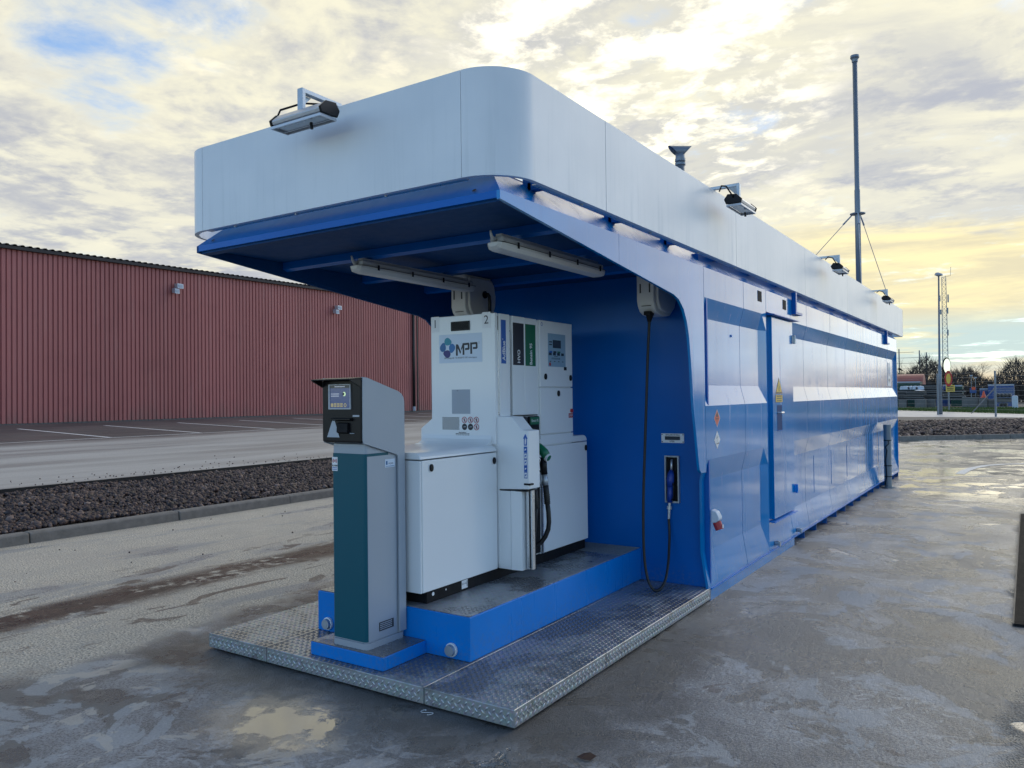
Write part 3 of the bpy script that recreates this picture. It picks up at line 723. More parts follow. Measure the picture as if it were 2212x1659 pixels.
for z in (2.155, .60):
    h = MB(); h.box(.020, .034, 5.285, 5.365, z - .035, z + .035); h.tube([(.038, 5.325, z - .045), (.038, 5.325, z + .045)], .016, 10); h.build('hinge', 'steel_galv' if z > 1 else 'blue_bright', DR, bevel=.006)
polyface([(4.63, 1.590), (4.885, 1.590), (4.757, 1.750)], 'x', .0232, 'warning_triangle', 'print_black', DR)
polyface([(4.655, 1.607), (4.86, 1.607), (4.757, 1.737)], 'x', .0240, 'warning_field', 'sign_yellow', DR)
MB().disc((.0248, 4.757, 1.634), (1, 0, 0), .022, .014, 16).build('warning_symbol', 'print_black', DR)
polyface([(4.745, 1.655), (4.772, 1.655), (4.760, 1.690)], 'x', .0249, 'warning_symbol', 'print_black', DR)
polyface([(4.625, 1.506), (4.885, 1.506), (4.885, 1.580), (4.625, 1.580)], 'x', .0232, 'notice_plate', 'print_black', DR)
pl = polyface([(4.635, 1.511), (4.875, 1.511), (4.875, 1.575), (4.635, 1.575)], 'x', .0238, 'notice_field', 'sign_yellow', DR)
print_rows(DR, 'x', 4.665, 4.845, 1.512, 1.574, .0244, 3, seed=5, fill=1, center=True)
# hazard diamonds
def diamond(y, z, mat, label):
    d = polyface([(y, z - .073), (y + .073, z), (y, z + .073), (y - .073, z)], 'x', .0015, 'hazard_label', 'sticker_white', ST); d['label'] = label
    k = .066; polyface([(y, z - k), (y + k, z), (y, z + k), (y - k, z)], 'x', .0022, 'hazard_field', mat, d); return d
d1 = diamond(2.97, 1.403, 'haz_red', 'red flame hazard diamond')
polyface([(2.952, 1.413), (2.988, 1.413), (2.992, 1.43), (2.982, 1.442), (2.974, 1.458), (2.964, 1.436), (2.957, 1.44), (2.948, 1.428)], 'x', .0028, 'flame_symbol', 'print_black', d1)
print_rows(d1, 'x', 2.935, 3.005, 1.39, 1.405, .0028, 1, seed=2, name='hazard_lettering')
d2 = diamond(2.967, 1.231, 'sticker_white', 'white environmental hazard diamond')
polyface([(2.935, 1.198), (3.004, 1.198), (3.0, 1.214), (2.982, 1.203), (2.955, 1.207)], 'x', .0028, 'fish_symbol', 'print_black', d2)
tr = MB(); tr.poly([(.0028, 2.958, 1.21), (.0028, 2.964, 1.21), (.0028, 2.964, 1.27), (.0028, 2.958, 1.27)])
for q in ((2.962, 1.245, 2.985, 1.255), (2.962, 1.235, 2.942, 1.248)): tr.poly([(.0029, q[0], q[1]), (.0029, q[2], q[3]), (.0029, q[2], q[3] + .005), (.0029, q[0], q[1] + .006)])
tr.build('tree_symbol', 'print_black', d2)
# far notice with the drop logo
ns = patch('notice_sign', 'sticker_white', ST, 'x', 12.38, 12.72, 1.70, 2.12, -.038)
text('MPP', .10, (-.0355, 12.55, 1.79), FX, 'print_black', ns)
def drop(cx, cz, r, ang, mat, parent, face, c):
    P = []
    for i in range(20):
        a = 2 * math.pi * i / 20; rr = r * (1.0 + .42 * max(0, math.cos(a - ang)) ** 6); P.append((cx + rr * math.cos(a), cz + rr * math.sin(a)))
    return polyface(P, face, c, 'logo_drop', mat, parent)
def logo(cx, cz, k, parent, face, c):
    drop(cx, cz + .9 * k, .56 * k, R(-15), 'logo_teal', parent, face, c); drop(cx - .84 * k, cz, .56 * k, R(75), 'logo_mid', parent, face, c)
    drop(cx + .84 * k, cz, .56 * k, R(-105), 'logo_blue', parent, face, c); drop(cx, cz - .9 * k, .56 * k, R(165), 'logo_purple', parent, face, c)
logo(12.55, 1.96, .06, ns, 'x', -.0355)
# power inlet on the near corner, bolts on the flange
pw = MB(); pw.prism([(.004, .60), (.04, .60), (.066, .62), (.066, .645), (.045, .685), (.004, .70)], 'y', 2.782, 2.866); pin = pw.build('power_inlet', 'pale_plastic', ST, bevel=.008)
MB().tube([(.036, 2.824, .602), (.058, 2.824, .545)], [.034, .032], 14).build('inlet_cap', 'print_red', pin, smooth=False)
box('inlet_mark', 'sticker_white', pin, .082, .086, 2.812, 2.836, .56, .585)
for y in (4.614, 5.47): 
    b = MB(); b.tube([(.0, y, .145), (.035, y, .145)], .022, 10); b.box(.03, .05, y - .012, y + .012, .115, .16); b.build('earth_bolt', 'steel_galv', ST)
MB().tube([(-.038, 3.48, 2.09), (-.03, 3.48, 2.09)], .011, 10).build('wall_stud', 'blue_bright', ST)
# meter plate and nozzle recess in the front wall
mp = patch('meter_plate', 'sticker_white', ST, 'y', -.385, -.196, 1.212, 1.286, 2.764, .004)
patch('meter_display', 'lcd_dark', mp, 'y', -.355, -.228, 1.235, 1.264, 2.7595)
text('SPOLARVÄTSKA', .0165, (-.290, 2.7585, 1.2745), FY, 'print_black', mp, bold=.0003); text('LITER', .0165, (-.295, 2.7585, 1.2235), FY, 'print_black', mp, bold=.0003)
for x in (-.378, -.203):
    for z in (1.22, 1.278): MB().disc((x, 2.7585, z), (0, -1, 0), .005, 0, 8).build('plate_screw', 'seam_dark', mp)
hd = MB(); hd.box(-.353, -.342, 2.735, 2.764, .74, 1.111); hd.box(-.245, -.234, 2.735, 2.764, .74, 1.111); hd.box(-.342, -.245, 2.735, 2.764, 1.10, 1.111); hd.box(-.342, -.245, 2.735, 2.764, .74, .752)
nh = hd.build('nozzle_recess', 'steel_galv', ST)
box('recess_back', 'black_satin', nh, -.342, -.245, 2.760, 2.7635, .752, 1.10)
for pth in ([(-.36, 2.755, 2.56), (-.36, 2.755, 2.3)],): MB().tube(pth, .011, 8).build('wall_pipe', 'black_satin', ST)

# ------------------------------------------------------------------ platform
PF = tag(empty('platform', (-1.17, 1.38, 0)), 'galvanised tread-plate platform under the fuel pump and payment terminal', 'platform')
GX = [(-2.3477, -1.792), (-1.788, -.562), (-.558, 0)]
for x0, x1 in GX:
    dp = MB().box(x0, x1, 0, 2.762, .012, .101).build('deck_plate', 'galvanised_tread', PF, bevel=.005)
    lugs('tread_lugs', dp, (x0, .006, .101), (1, 0, 0), (0, 1, 0), x1 - x0, 2.75, keep=lambda a, b, x0=x0: not (-1.81 < x0 + a < -.575 and b > .44) and not (-1.47 < x0 + a < -.885 and b > .04))
    lugs('edge_lugs', dp, (x0, 0, .014), (1, 0, 0), (0, 0, 1), x1 - x0, .088)
    if x1 == 0: lugs('side_lugs', dp, (0, 0, .014), (0, 1, 0), (0, 0, 1), 2.76, .088)
PL = tag(empty('pump_plinth', (-1.19, 1.6, .101)), 'bright blue steel plinth carrying the white fuel pump', 'plinth')
MB().box(-1.80, -.575, .423, 2.762, .101, .352).build('plinth_body', 'blue_bright', PL, bevel=.006)
tp = box('top_plate', 'galvanised_tread', PL, -1.79, -.585, .433, 2.40, .3525, .3565)
lugs('tread_lugs', tp, (-1.79, .44, .3565), (1, 0, 0), (0, 1, 0), 1.2, 1.95, pitch=.036, L=.022, W=.007, H=.0018, keep=lambda a, b: not (.2 < a < .80 and b > .10))
gr = MB()
for k in range(37): gr.box(-1.79, -.585, 2.405 + k * .0095, 2.4068 + k * .0095, .353, .3575)
for k in range(32): gr.box(-1.79 + k * .0388, -1.787 + k * .0388, 2.405, 2.755, .353, .3575)
gr.build('grating', 'steel_galv', PL)
box('grating_pit', 'dark_gap', PL, -1.79, -.585, 2.404, 2.756, .3522, .3528)
for x in (-1.70, -.70):
    dc = MB(); dc.tube([(x, .423, .155), (x, .405, .155)], .040, 20); dc.build('drain_collar', 'sticker_white', PL, bevel=.004)
    MB().tube([(x, .405, .155), (x, .388, .155)], [.034, .031], 20).build('drain_cap', 'steel_galv', PL)
TB = tag(empty('terminal_plinth', (-1.18, .22, .101)), 'low bright blue step under the payment terminal', 'plinth')
MB().box(-1.463, -.892, .055, .421, .101, .176).build('plinth_body', 'blue_bright', TB, bevel=.005)
tp = box('top_plate', 'galvanised_tread', TB, -1.457, -.898, .061, .415, .1765, .180)
lugs('tread_lugs', tp, (-1.457, .061, .180), (1, 0, 0), (0, 1, 0), .56, .35, pitch=.036, L=.022, W=.007, H=.0018)

# ------------------------------------------------------------------ payment terminal
KT = tag(empty('payment_terminal', (-1.18, .25, .18)), 'grey and teal card payment terminal with black screen head beside the pump', 'payment terminal')
def rrect(x0, x1, y0, y1, r, n=5):
    P = []
    for cx, cy, a in ((x1 - r, y0 + r, -90), (x1 - r, y1 - r, 0), (x0 + r, y1 - r, 90), (x0 + r, y0 + r, 180)): P += arc(cx, cy, r, R(a), R(a + 90), n)
    return P
MB().prism(rrect(-1.322, -1.043, .090, .412, .03), 'z', .180, .215).build('foot', 'terminal_grey', KT)
MB().prism(rrect(-1.316, -1.052, .098, .405, .02), 'z', .216, 1.335).build('column', 'terminal_grey', KT)
MB().prism(rrect(-1.319, -1.050, .094, .30, .022), 'z', .222, 1.281).build('front_panel', 'terminal_teal', KT)
MB().prism(rrect(-1.3175, -1.0495, .1035, .408, .012), 'z', .222, 1.265).build('side_panel', 'terminal_grey', KT)
sh = [(.352, .222), (.412, .222), (.412, 1.575), (.405, 1.60), (.39, 1.62), (.36, 1.636), (.10, 1.713), (.062, 1.716), (.060, 1.36), (.068, 1.342), (.082, 1.338), (.335, 1.265), (.349, 1.258), (.354, 1.24)]
MB().prism(sh, 'x', -1.046, -1.034).build('side_cheek', 'terminal_grey', KT, bevel=.002)
MB().prism(sh, 'x', -1.352, -1.340).build('side_cheek', 'terminal_grey', KT, bevel=.002)
hd = [(.085, 1.345), (.33, 1.275), (.40, 1.275), (.40, 1.575), (.36, 1.628), (.10, 1.706), (.085, 1.706)]
MB().prism(hd, 'x', -1.339, -1.047).build('head', 'terminal_grey', KT)
fr = MB().box(-1.350, -1.036, .052, .084, 1.345, 1.706).build('bezel', 'black_plastic', KT, bevel=.012)
MB().prism([(.052, 1.712), (-.028, 1.703), (-.028, 1.698), (.052, 1.66)], 'x', -1.349, -1.341).build('hood_cheek', 'black_plastic', KT)
MB().prism([(.09, 1.716), (-.03, 1.706), (-.03, 1.699), (.09, 1.705)], 'x', -1.350, -1.037).build('hood', 'black_plastic', KT, bevel=.003)
MB().prism([(.052, 1.712), (-.028, 1.703), (-.028, 1.698), (.052, 1.66)], 'x', -1.046, -1.038).build('hood_cheek', 'black_plastic', KT)
sf = MB(); S0, S1, T0, T1 = -1.289, -1.113, 1.535, 1.678
sf.box(S0, S0 + .011, .045, .0519, T0, T1); sf.box(S1 - .006, S1, .045, .0519, T0, T1); sf.box(S0 + .011, S1 - .006, .045, .0519, T0, T0 + .008); sf.box(S0 + .011, S1 - .006, .045, .0519, T1 - .005, T1)
sc_f = sf.build('screen_frame', 'screen_frame', KT)
scr = patch('screen', 'screen_lit', KT, 'y', S0 + .0115, S1 - .0065, T0 + .0085, T1 - .0055, .0518, .003)
patch('screen_title', 'lcd_dark', scr, 'y', S0 + .013, S1 - .008, T1 - .022, T1 - .006, .0485, .0004)
print_rows(scr, 'y', -1.24, -1.16, T1 - .020, T1 - .009, .0478, 1, 'text_lit', 3, 1, 'screen_text'); print_rows(scr, 'y', -1.270, -1.205, 1.604, 1.628, .0486, 2, 'text_lit', 4, 1, 'screen_text', True)
MB().disc((-1.165, .0486, 1.622), (0, -1, 0), .0125, 0, 14).build('screen_symbol', 'glow_lit', scr); MB().disc((-1.171, .0484, 1.622), (0, -1, 0), .008, 0, 14).build('screen_symbol', 'print_black', scr)
for i in range(4):
    for z in (1.549, 1.561):
        if i == 0 and z > 1.55: continue
        patch('screen_icon', 'icon_lit', scr, 'y', -1.272 + i * .025, -1.252 + i * .025, z, z + (.009 if i else .02), .0485, .0004)
MB().disc((-1.158, .0486, 1.559), (0, -1, 0), .011, .006, 14).build('screen_icon', 'icon_lit', scr)
for z in (1.688, 1.493): patch('indicator_strip', 'screen_frame', KT, 'y', -1.098, -1.050, z, z + .010, .0515, .004)
# keypad bay: sloping shelf, card reader block
MB().add([(-1.305, .0485, 1.375), (-1.205, .0485, 1.375), (-1.245, .0505, 1.475), (-1.262, .0505, 1.475)], [(0, 1, 2, 3)]).build('pad_cheek', 'terminal_grey', KT)
MB().prism([(.052, 1.487), (.030, 1.482), (.030, 1.476), (.052, 1.468)], 'x', -1.262, -1.105).build('reader_visor', 'black_plastic', KT)
MB().prism([(.0515, 1.462), (.036, 1.455), (.034, 1.405), (.0515, 1.395)], 'x', -1.215, -1.13).build('card_reader', 'black_satin', KT, bevel=.003)
box('card_slot', 'terminal_grey', KT, -1.122, -1.09, .047, .0518, 1.398, 1.401)
# stickers
al = patch('alarm_sticker', 'sticker_white', KT, 'y', -1.312, -1.268, 1.178, 1.258, .0935, .001)
for r_, a0, a1 in ((.006, 0, 360), (.012, -55, 55), (.012, 125, 235), (.018, -50, 50), (.018, 130, 230)):
    mb = MB(); P = arc(-1.290, 1.236, r_, R(a0), R(a1), 10); Q = arc(-1.290, 1.236, r_ - .0035, R(a0), R(a1), 10)
    for i in range(10): mb.poly([(P[i][0], .0922, P[i][1]), (P[i + 1][0], .0922, P[i + 1][1]), (Q[i + 1][0], .0922, Q[i + 1][1]), (Q[i][0], .0922, Q[i][1])])
    mb.build('alarm_symbol', 'print_red', al)
text('ALARM', .0135, (-1.290, .0922, 1.208), FY, 'print_black', al, bold=.0006); print_rows(al, 'y', -1.309, -1.271, 1.181, 1.200, .0922, 2, 'print_blue', 9, 1)
cs = patch('brand_sticker', 'sticker_blue', KT, 'x', .255, .338, 1.193, 1.24, -1.0488, .001)
text('ocpas', .018, (-1.0475, .303, 1.216), FX, 'print_black', cs); box('brand_mark', 'logo_mid', cs, -1.0478, -1.0472, .262, .275, 1.208, 1.230); print_rows(cs, 'x', .26, .333, 1.195, 1.202, -1.0475, 1, 'logo_mid', 4, 1)
rp = patch('rating_plate', 'seam_dark', KT, 'x', .195, .315, .262, .312, -1.0488, .002); print_rows(rp, 'x', .2, .30, .266, .308, -1.0465, 4, 'terminal_grey', 6)

# ------------------------------------------------------------------ fuel pump
PU = tag(empty('fuel_pump', (-1.27, 1.5, .356)), 'tall white three-hose fuel dispenser between two low cabinets on the blue plinth', 'fuel pump')
XR, XLp = -.943, -1.61
MB().box(XLp + .02, XR - .02, .516, 2.527, .357, .431).build('base', 'black_satin', PU, bevel=.003)
bl = patch('barcode_label', 'sticker_white', PU, 'x', .862, .925, .372, .425, XR - .0195, .001)
text('3811451', .016, (XR - .018, .89, .402), FX, 'print_black', bl); box('barcode', 'print_black', bl, XR - .0185, XR - .018, .915, .920, .380, .418)
for y, s in ((.575, .012), (.70, .006)): MB().disc((XR - .0185, y, .405), (1, 0, 0), s, 0, 10).build('base_bolt', 'sticker_white', PU)
# front cabinet
MB().box(XLp, XR - .002, .462, 1.248, .432, 1.219).build('front_cabinet', 'pump_white', PU, bevel=.006)
MB().box(XLp, XR - .004, .445, .459, .432, 1.219).build('cabinet_front', 'pump_white', PU, bevel=.005)
lid = [(XLp, 1.226), (XR, 1.226), (XR - .002, 1.235), (XR - .012, 1.252), (XR - .03, 1.263), (XR - .05, 1.267), (XLp + .05, 1.267), (XLp + .03, 1.263), (XLp + .012, 1.252), (XLp + .002, 1.235)]
MB().prism(lid, 'y', .446, 1.248).build('cabinet_lid', 'pump_white', PU, smooth=False, bevel=.004)
# cove between lid and column
cv = [(1.15, 1.268), (1.19, 1.272), (1.22, 1.285), (1.24, 1.305), (1.249, 1.33), (1.249, 1.266), (1.15, 1.266)]
MB().prism(cv, 'x', -1.59, -.985).build('lid_cove', 'pump_white', PU, smooth=False)
def lock(y, z, face='x', c=None, parent=PU):
    P = [(math.cos(a) * .015, math.sin(a) * .023) for a in [2 * math.pi * i / 14 for i in range(14)]]
    MB().prism([(y + p, z + q) for p, q in P], 'x', c, c + .012).build('door_lock', 'black_plastic', parent, bevel=.003)
lock(.545, 1.172, c=XR - .002); lock(1.21, 1.165, c=XR - .002)
# column core and front panel
MB().prism([(-1.51, 2.165), (-1.51, 1.443), (-1.612, 1.372), (-1.612, 1.24), (-1.612, .432), (-.965, .432), (-.965, 2.165)], 'y', 1.285, 1.81).build('column', 'pump_white', PU)
fp = MB().prism([(-1.512, 2.170), (-1.512, 1.443), (-1.614, 1.372), (-1.614, 1.268), (XR - .008, 1.268), (XR - .008, 2.170)], 'y', 1.250, 1.284).build('logo_panel', 'pump_white', PU, bevel=.006)
box('panel_seam', 'seam_dark', PU, -.966, XR - .012, 1.2845, 1.292, .44, 2.15)
vg = MB().box(-1.326, -1.161, 1.243, 1.2495, 2.062, 2.128).build('vent', 'black_plastic', PU, bevel=.008)
for k in range(5): box('vent_slat', 'black_satin', vg, -1.312, -1.175, 1.239, 1.2429, 2.074 + k * .0095, 2.079 + k * .0095)
for s, x, z in (('1', -1.470, 2.118), ('2', -1.021, 2.123)):
    b = patch('number_sticker', 'sticker_white', PU, 'y', x - .035, x + .035, z - .055, z + .055, 1.2495, .0008)
    text(s, .083, (x, 1.2482, z), FY, 'print_black', b, name='number')
ls = patch('logo_sign', 'sticker_blue', PU, 'y', -1.436, -1.059, 1.838, 2.040, 1.2495, .0008)
logo(-1.360, 1.946, .049, ls, 'y', 1.2480)
LX, LZ = -1.436 - 360 * .000385, 2.040 + 590 * .000372          # sign pixels -> sign
def lp(pts, name='logo_letter'): polyface([(LX + a * .000385, LZ - b * .000372) for a, b in pts], 'y', 1.2480, name, 'print_black', ls)
for k in (0,):
    lp([(752, 785), (795, 785), (795, 1000), (752, 1000)]); lp([(795, 785), (810, 800), (872, 935), (850, 970), (795, 860)])
    lp([(905, 800), (945, 800), (945, 990), (905, 990)]); lp([(868, 870), (905, 785), (905, 850), (885, 905)]); lp([(905, 770), (1045, 765), (1062, 785), (1062, 806), (905, 810)])
    lp([(1022, 806), (1062, 806), (1062, 880), (1045, 900), (1022, 900)]); lp([(962, 864), (1022, 862), (1022, 900), (962, 902)])
    lp([(1078, 765), (1120, 765), (1120, 978), (1078, 978)]); lp([(1120, 765), (1222, 760), (1242, 780), (1242, 800), (1120, 803)])
    lp([(1202, 801), (1242, 800), (1242, 870), (1222, 890), (1202, 890)]); lp([(1140, 853), (1202, 852), (1202, 890), (1140, 890)])
MB().disc((LX + 1275 * .000385, 1.248, LZ - 775 * .000372), (0, -1, 0), .0075, .0055, 14).build('registered_mark', 'sticker_grey', ls)
text('MPP Sverige AB  +46 (0)300-521 530  www.mpp.se', .0158, (-1.247, 1.248, 1.872), FY, 'print_black', ls, sx=.86)
rp = patch('rating_plate', 'sticker_grey', PU, 'y', -1.326, -1.166, 1.479, 1.649, 1.2495, .0008)
print_rows(rp, 'y', -1.30, -1.20, 1.545, 1.622, 1.2481, 8, 'terminal_grey', 8, .4, center=True); print_rows(rp, 'y', -1.315, -1.19, 1.483, 1.53, 1.2481, 5, 'terminal_grey', 18, .5); text('CE', .012, (-1.275, 1.248, 1.641), FY, 'print_black', rp)
ip = empty('instruction_label', (0, 0, 0)); ip.parent = PU; ip.location = -wloc(PU)
print_rows(ip, 'y', -1.413, -1.262, 1.366, 1.456, 1.2488, 13, 'print_black', 12, .8)
print_rows(ip, 'y', -1.307, -1.163, 1.315, 1.353, 1.2488, 4, 'print_black', 15, .3, center=True)
k = 0
for z in (1.436, 1.388):
    for x in (-1.217, -1.165, -1.114):
        dark = z < 1.4 and x < -1.15
        MB().disc((x, 1.2488, z), (0, -1, 0), .0225, 0, 24).build('prohibition_disc', 'print_black' if dark else 'sticker_white', ip)
        if not dark:
            MB().disc((x, 1.2480, z), (0, -1, 0), .0225, .018, 24).build('prohibition_ring', 'print_red', ip)
            polyface([(x - .006, z - .012), (x + .002, z - .012), (x + .007, z + .01), (x, z + .012)], 'y', 1.2484, 'prohibition_symbol', 'print_black', ip)
            polyface([(x - .0155, z + .0115), (x - .0125, z + .0145), (x + .0155, z - .0115), (x + .0125, z - .0145)], 'y', 1.2479, 'prohibition_bar', 'print_red', ip)
        else: polyface([(x - .014, z - .003), (x + .014, z - .001), (x + .01, z + .004), (x - .004, z + .002)], 'y', 1.2480, 'prohibition_symbol', 'sticker_grey', ip)
# side face: product strips, trims, display tower
MB().box(-1.02, XR, 1.293, 1.42, 1.30, 2.168).build('adblue_panel', 'pump_white', PU, bevel=.004)
for y in (1.2865, 1.4245):
    t_ = MB().box(-1.00, XR - .004, y - .006, y + .006, 1.44, 2.055); t_.build('trim_rail', 'aluminium', PU, bevel=.002)
    box('trim_gap', 'seam_dark', PU, -1.00, XR - .010, y + .0062, y + .014, 1.44, 2.06)
MB().box(-1.02, XR, 1.452, 1.611, 1.464, 2.164).build('product_panel', 'pump_white', PU, bevel=.003)
MB().box(-1.02, XR, 1.613, 1.776, 1.464, 2.162).build('product_panel', 'pump_white', PU, bevel=.003)
ab = patch('adblue_label', 'print_blue', PU, 'x', 1.312, 1.371, 1.824, 2.126, XR, .001); text('AdBlue', .050, (XR + .0018, 1.345, 1.846), FXV, 'sticker_white', ab, 'LEFT', sx=.92, bold=.0012)
MB().disc((XR + .0018, 1.33, 1.992), (1, 0, 0), .006, .004, 12).build('registered_mark', 'sticker_white', ab)
hv = patch('hvo_label', 'print_black', PU, 'x', 1.460, 1.601, 1.818, 2.117, XR, .001); text('HVO', .047, (XR + .0018, 1.535, 1.832), FXV, 'sticker_white', hv, 'LEFT', sx=.95, bold=.0012)
bn = patch('petrol_label', 'print_green', PU, 'x', 1.621, 1.760, 1.816, 2.118, XR, .001); text('Bensin 95', .047, (XR + .0018, 1.697, 1.824), FXV, 'sticker_white', bn, 'LEFT', sx=.86, bold=.0012)
MB().box(-1.55, -.96, 1.80, 2.312, .60, 2.155).build('tower_core', 'pump_white', PU)
dt = MB().box(-1.02, XR, 1.822, 2.314, 1.665, 2.163).build('display_door', 'pump_white', PU, bevel=.005)
MB().box(-1.02, XR, 1.822, 2.314, 1.312, 1.658).build('service_door', 'pump_white', PU, bevel=.004)
MB().box(-1.02, XR, 1.822, 2.316, 1.235, 1.306).build('tower_foot', 'pump_white', PU, bevel=.004)
dpn = patch('display_panel', 'panel_blue', PU, 'x', 1.939, 2.204, 1.819, 2.071, XR, .001)
X2 = XR + .0015
patch('display_lcd', 'lcd_dark', dpn, 'x', 2.01, 2.133, 1.962, 2.023, X2, .0005)
for i, m_ in enumerate(('print_blue', 'print_black', 'print_green', 'print_black')):
    y = 1.950 + i * .062; patch('product_key', 'lcd_dark', dpn, 'x', y, y + .042, 1.905, 1.925, X2, .0005)
    if i < 3: patch('product_key', m_, dpn, 'x', y + .006, y + .05, 1.925, 1.938, X2, .0005)
    patch('key_mark', 'print_black', dpn, 'x', y + .012, y + .034, 1.856, 1.862, X2, .0005)
print_rows(dpn, 'x', 1.957, 2.0, 1.975, 2.015, XR + .0018, 2, 'lcd_dark', 3); print_rows(dpn, 'x', 1.99, 2.12, 1.874, 1.888, XR + .0018, 2, 'lcd_dark', 5); print_rows(dpn, 'x', 2.03, 2.085, 1.893, 1.901, XR + .0018, 1, 'lcd_dark', 5)
MB().disc((X2 + .0003, 1.965, 1.837), (1, 0, 0), .014, 0, 16).build('card_mark', 'print_red', dpn)
box('card_tab', 'black_plastic', PU, XR, XR + .006, 2.178, 2.212, 1.795, 1.82)
MB().disc((XR + .001, 1.852, 2.133), (1, 0, 0), .014, .010, 12).build('corner_mark', 'print_blue', PU)
lock(1.893, 1.742, c=XR); lock(2.275, 1.736, c=XR); lock(2.083, 1.615, c=XR)
MB().tube([(XR, 2.285, 1.478), (XR + .012, 2.285, 1.478)], .016, 14).build('stop_button', 'print_red', PU)
sp = patch('stop_label', 'print_red', PU, 'x', 2.245, 2.312, 1.423, 1.458, XR, .001); text('STOP', .022, (XR + .0018, 2.279, 1.440), FX, 'sticker_white', sp, bold=.0005)
# rear cabinet
MB().box(XLp, XR, 1.80, 2.545, .433, 1.222).build('rear_cabinet', 'pump_white', PU, bevel=.006)
MB().prism([(1.81, 1.228), (2.548, 1.228), (2.546, 1.24), (2.536, 1.258), (2.515, 1.272), (2.49, 1.277), (2.31, 1.277), (1.81, 1.277)], 'x', XLp, XR - .003).build('rear_lid', 'pump_white', PU, bevel=.004)
lock(2.515, 1.172, c=XR)
# hose cover in front of the nozzle bay
MB().box(-1.0, XR + .002, 1.262, 1.80, .46, 1.30).build('bay_back', 'pump_white', PU)
hc = [(-.960, 1.463), (-.83, 1.458), (-.752, 1.372), (-.700, 1.368), (-.700, .978), (-.960, .966)]
MB().prism(hc, 'y', 1.264, 1.405).build('hose_cover', 'pump_white', PU, bevel=.006)
MB().prism([(-.960, .430), (-.850, .430), (-.850, .958), (-.960, .958)], 'y', 1.268, 1.40).build('hose_guard', 'pump_white', PU, bevel=.004)
MB().add([(-.848, 1.268, .430), (-.770, 1.282, .430), (-.770, 1.282, .960), (-.848, 1.268, .960), (-.770, 1.36, .430), (-.770, 1.36, .960), (-.848, 1.38, .43), (-.848, 1.38, .96)], [(0, 1, 2, 3), (1, 4, 5, 2), (4, 6, 7, 5), (3, 2, 5, 7), (0, 6, 4, 1)]).build('guard_cheek', 'pump_white', PU)
box('cover_seam', 'seam_dark', PU, -.95, -.72, 1.274, 1.39, .959, .966)
box('cover_catch', 'black_plastic', PU, -.735, -.685, 1.256, 1.30, 1.006, 1.018)
for x, w in ((-.757, .022), (-.722, .012)): MB().box(x, x + w, 1.315, 1.35, .435, .965).build('slide_rail', 'aluminium', PU, bevel=.002)
box('slide_gap', 'black_satin', PU, -.768, -.712, 1.352, 1.362, .432, .965)
MB().box(-.935, -.922, 1.80, 1.815, .44, 1.10).build('slide_rail', 'aluminium', PU)
ar = empty('arrow_label', (0, 0, 0)); ar.parent = PU; ar.location = -wloc(PU)
CA = 1.2628
polyface([(-.736, 1.268), (-.712, 1.268), (-.712, 1.315), (-.706, 1.315), (-.724, 1.347), (-.742, 1.315), (-.736, 1.315)], 'y', CA, 'arrow', 'print_blue', ar)
for i in range(5):
    z = 1.262 - i * .0425
    patch('arrow_cell', 'print_blue', ar, 'y', -.737, -.711, z - .041, z, CA + .0004, .0004)
    if i in (1, 2, 4): patch('arrow_field', 'sticker_white', ar, 'y', -.734, -.714, z - .036, z - .004, CA, .0004)
    polyface([(-.731, z - .03), (-.719, z - .02), (-.717, z - .012), (-.729, z - .016)], 'y', CA - .0006, 'arrow_symbol', 'print_blue' if i in (1, 2, 4) else 'sticker_white', ar)
polyface([(-.729, 1.275), (-.722, 1.275), (-.718, 1.3), (-.722, 1.322), (-.728, 1.305)], 'y', CA - .0008, 'arrow_symbol', 'sticker_white', ar)
# nozzle boots
for y, m_ in ((1.45, 'print_black'), (1.617, 'print_green')):
    bt = MB().box(XR + .002, XR + .030, y + .008, y + .142, 1.12, 1.452).build('nozzle_boot', 'black_plastic', PU, bevel=.01)
    lb = patch('boot_label', m_, bt, 'x', y + .014, y + .136, 1.392, 1.446, XR + .030, .001)
    if m_ == 'print_green': text('Bensin 95', .030, (XR + .0318, y + .075, 1.419), FX, 'sticker_white', lb, sx=.8)
    else: text('HVO', .030, (XR + .0318, y + .075, 1.419), FX, 'sticker_white', lb)
    box('boot_mouth', 'dark_gap', bt, XR + .030, XR + .032, y + .04, y + .11, 1.20, 1.37)
box('boot_frame', 'seam_dark', PU, XR + .0005, XR + .003, 1.452, 1.776, 1.455, 1.462)
box('lower_bay', 'black_satin', PU, XR + .0025, XR + .006, 1.42, 1.79, .45, .96)

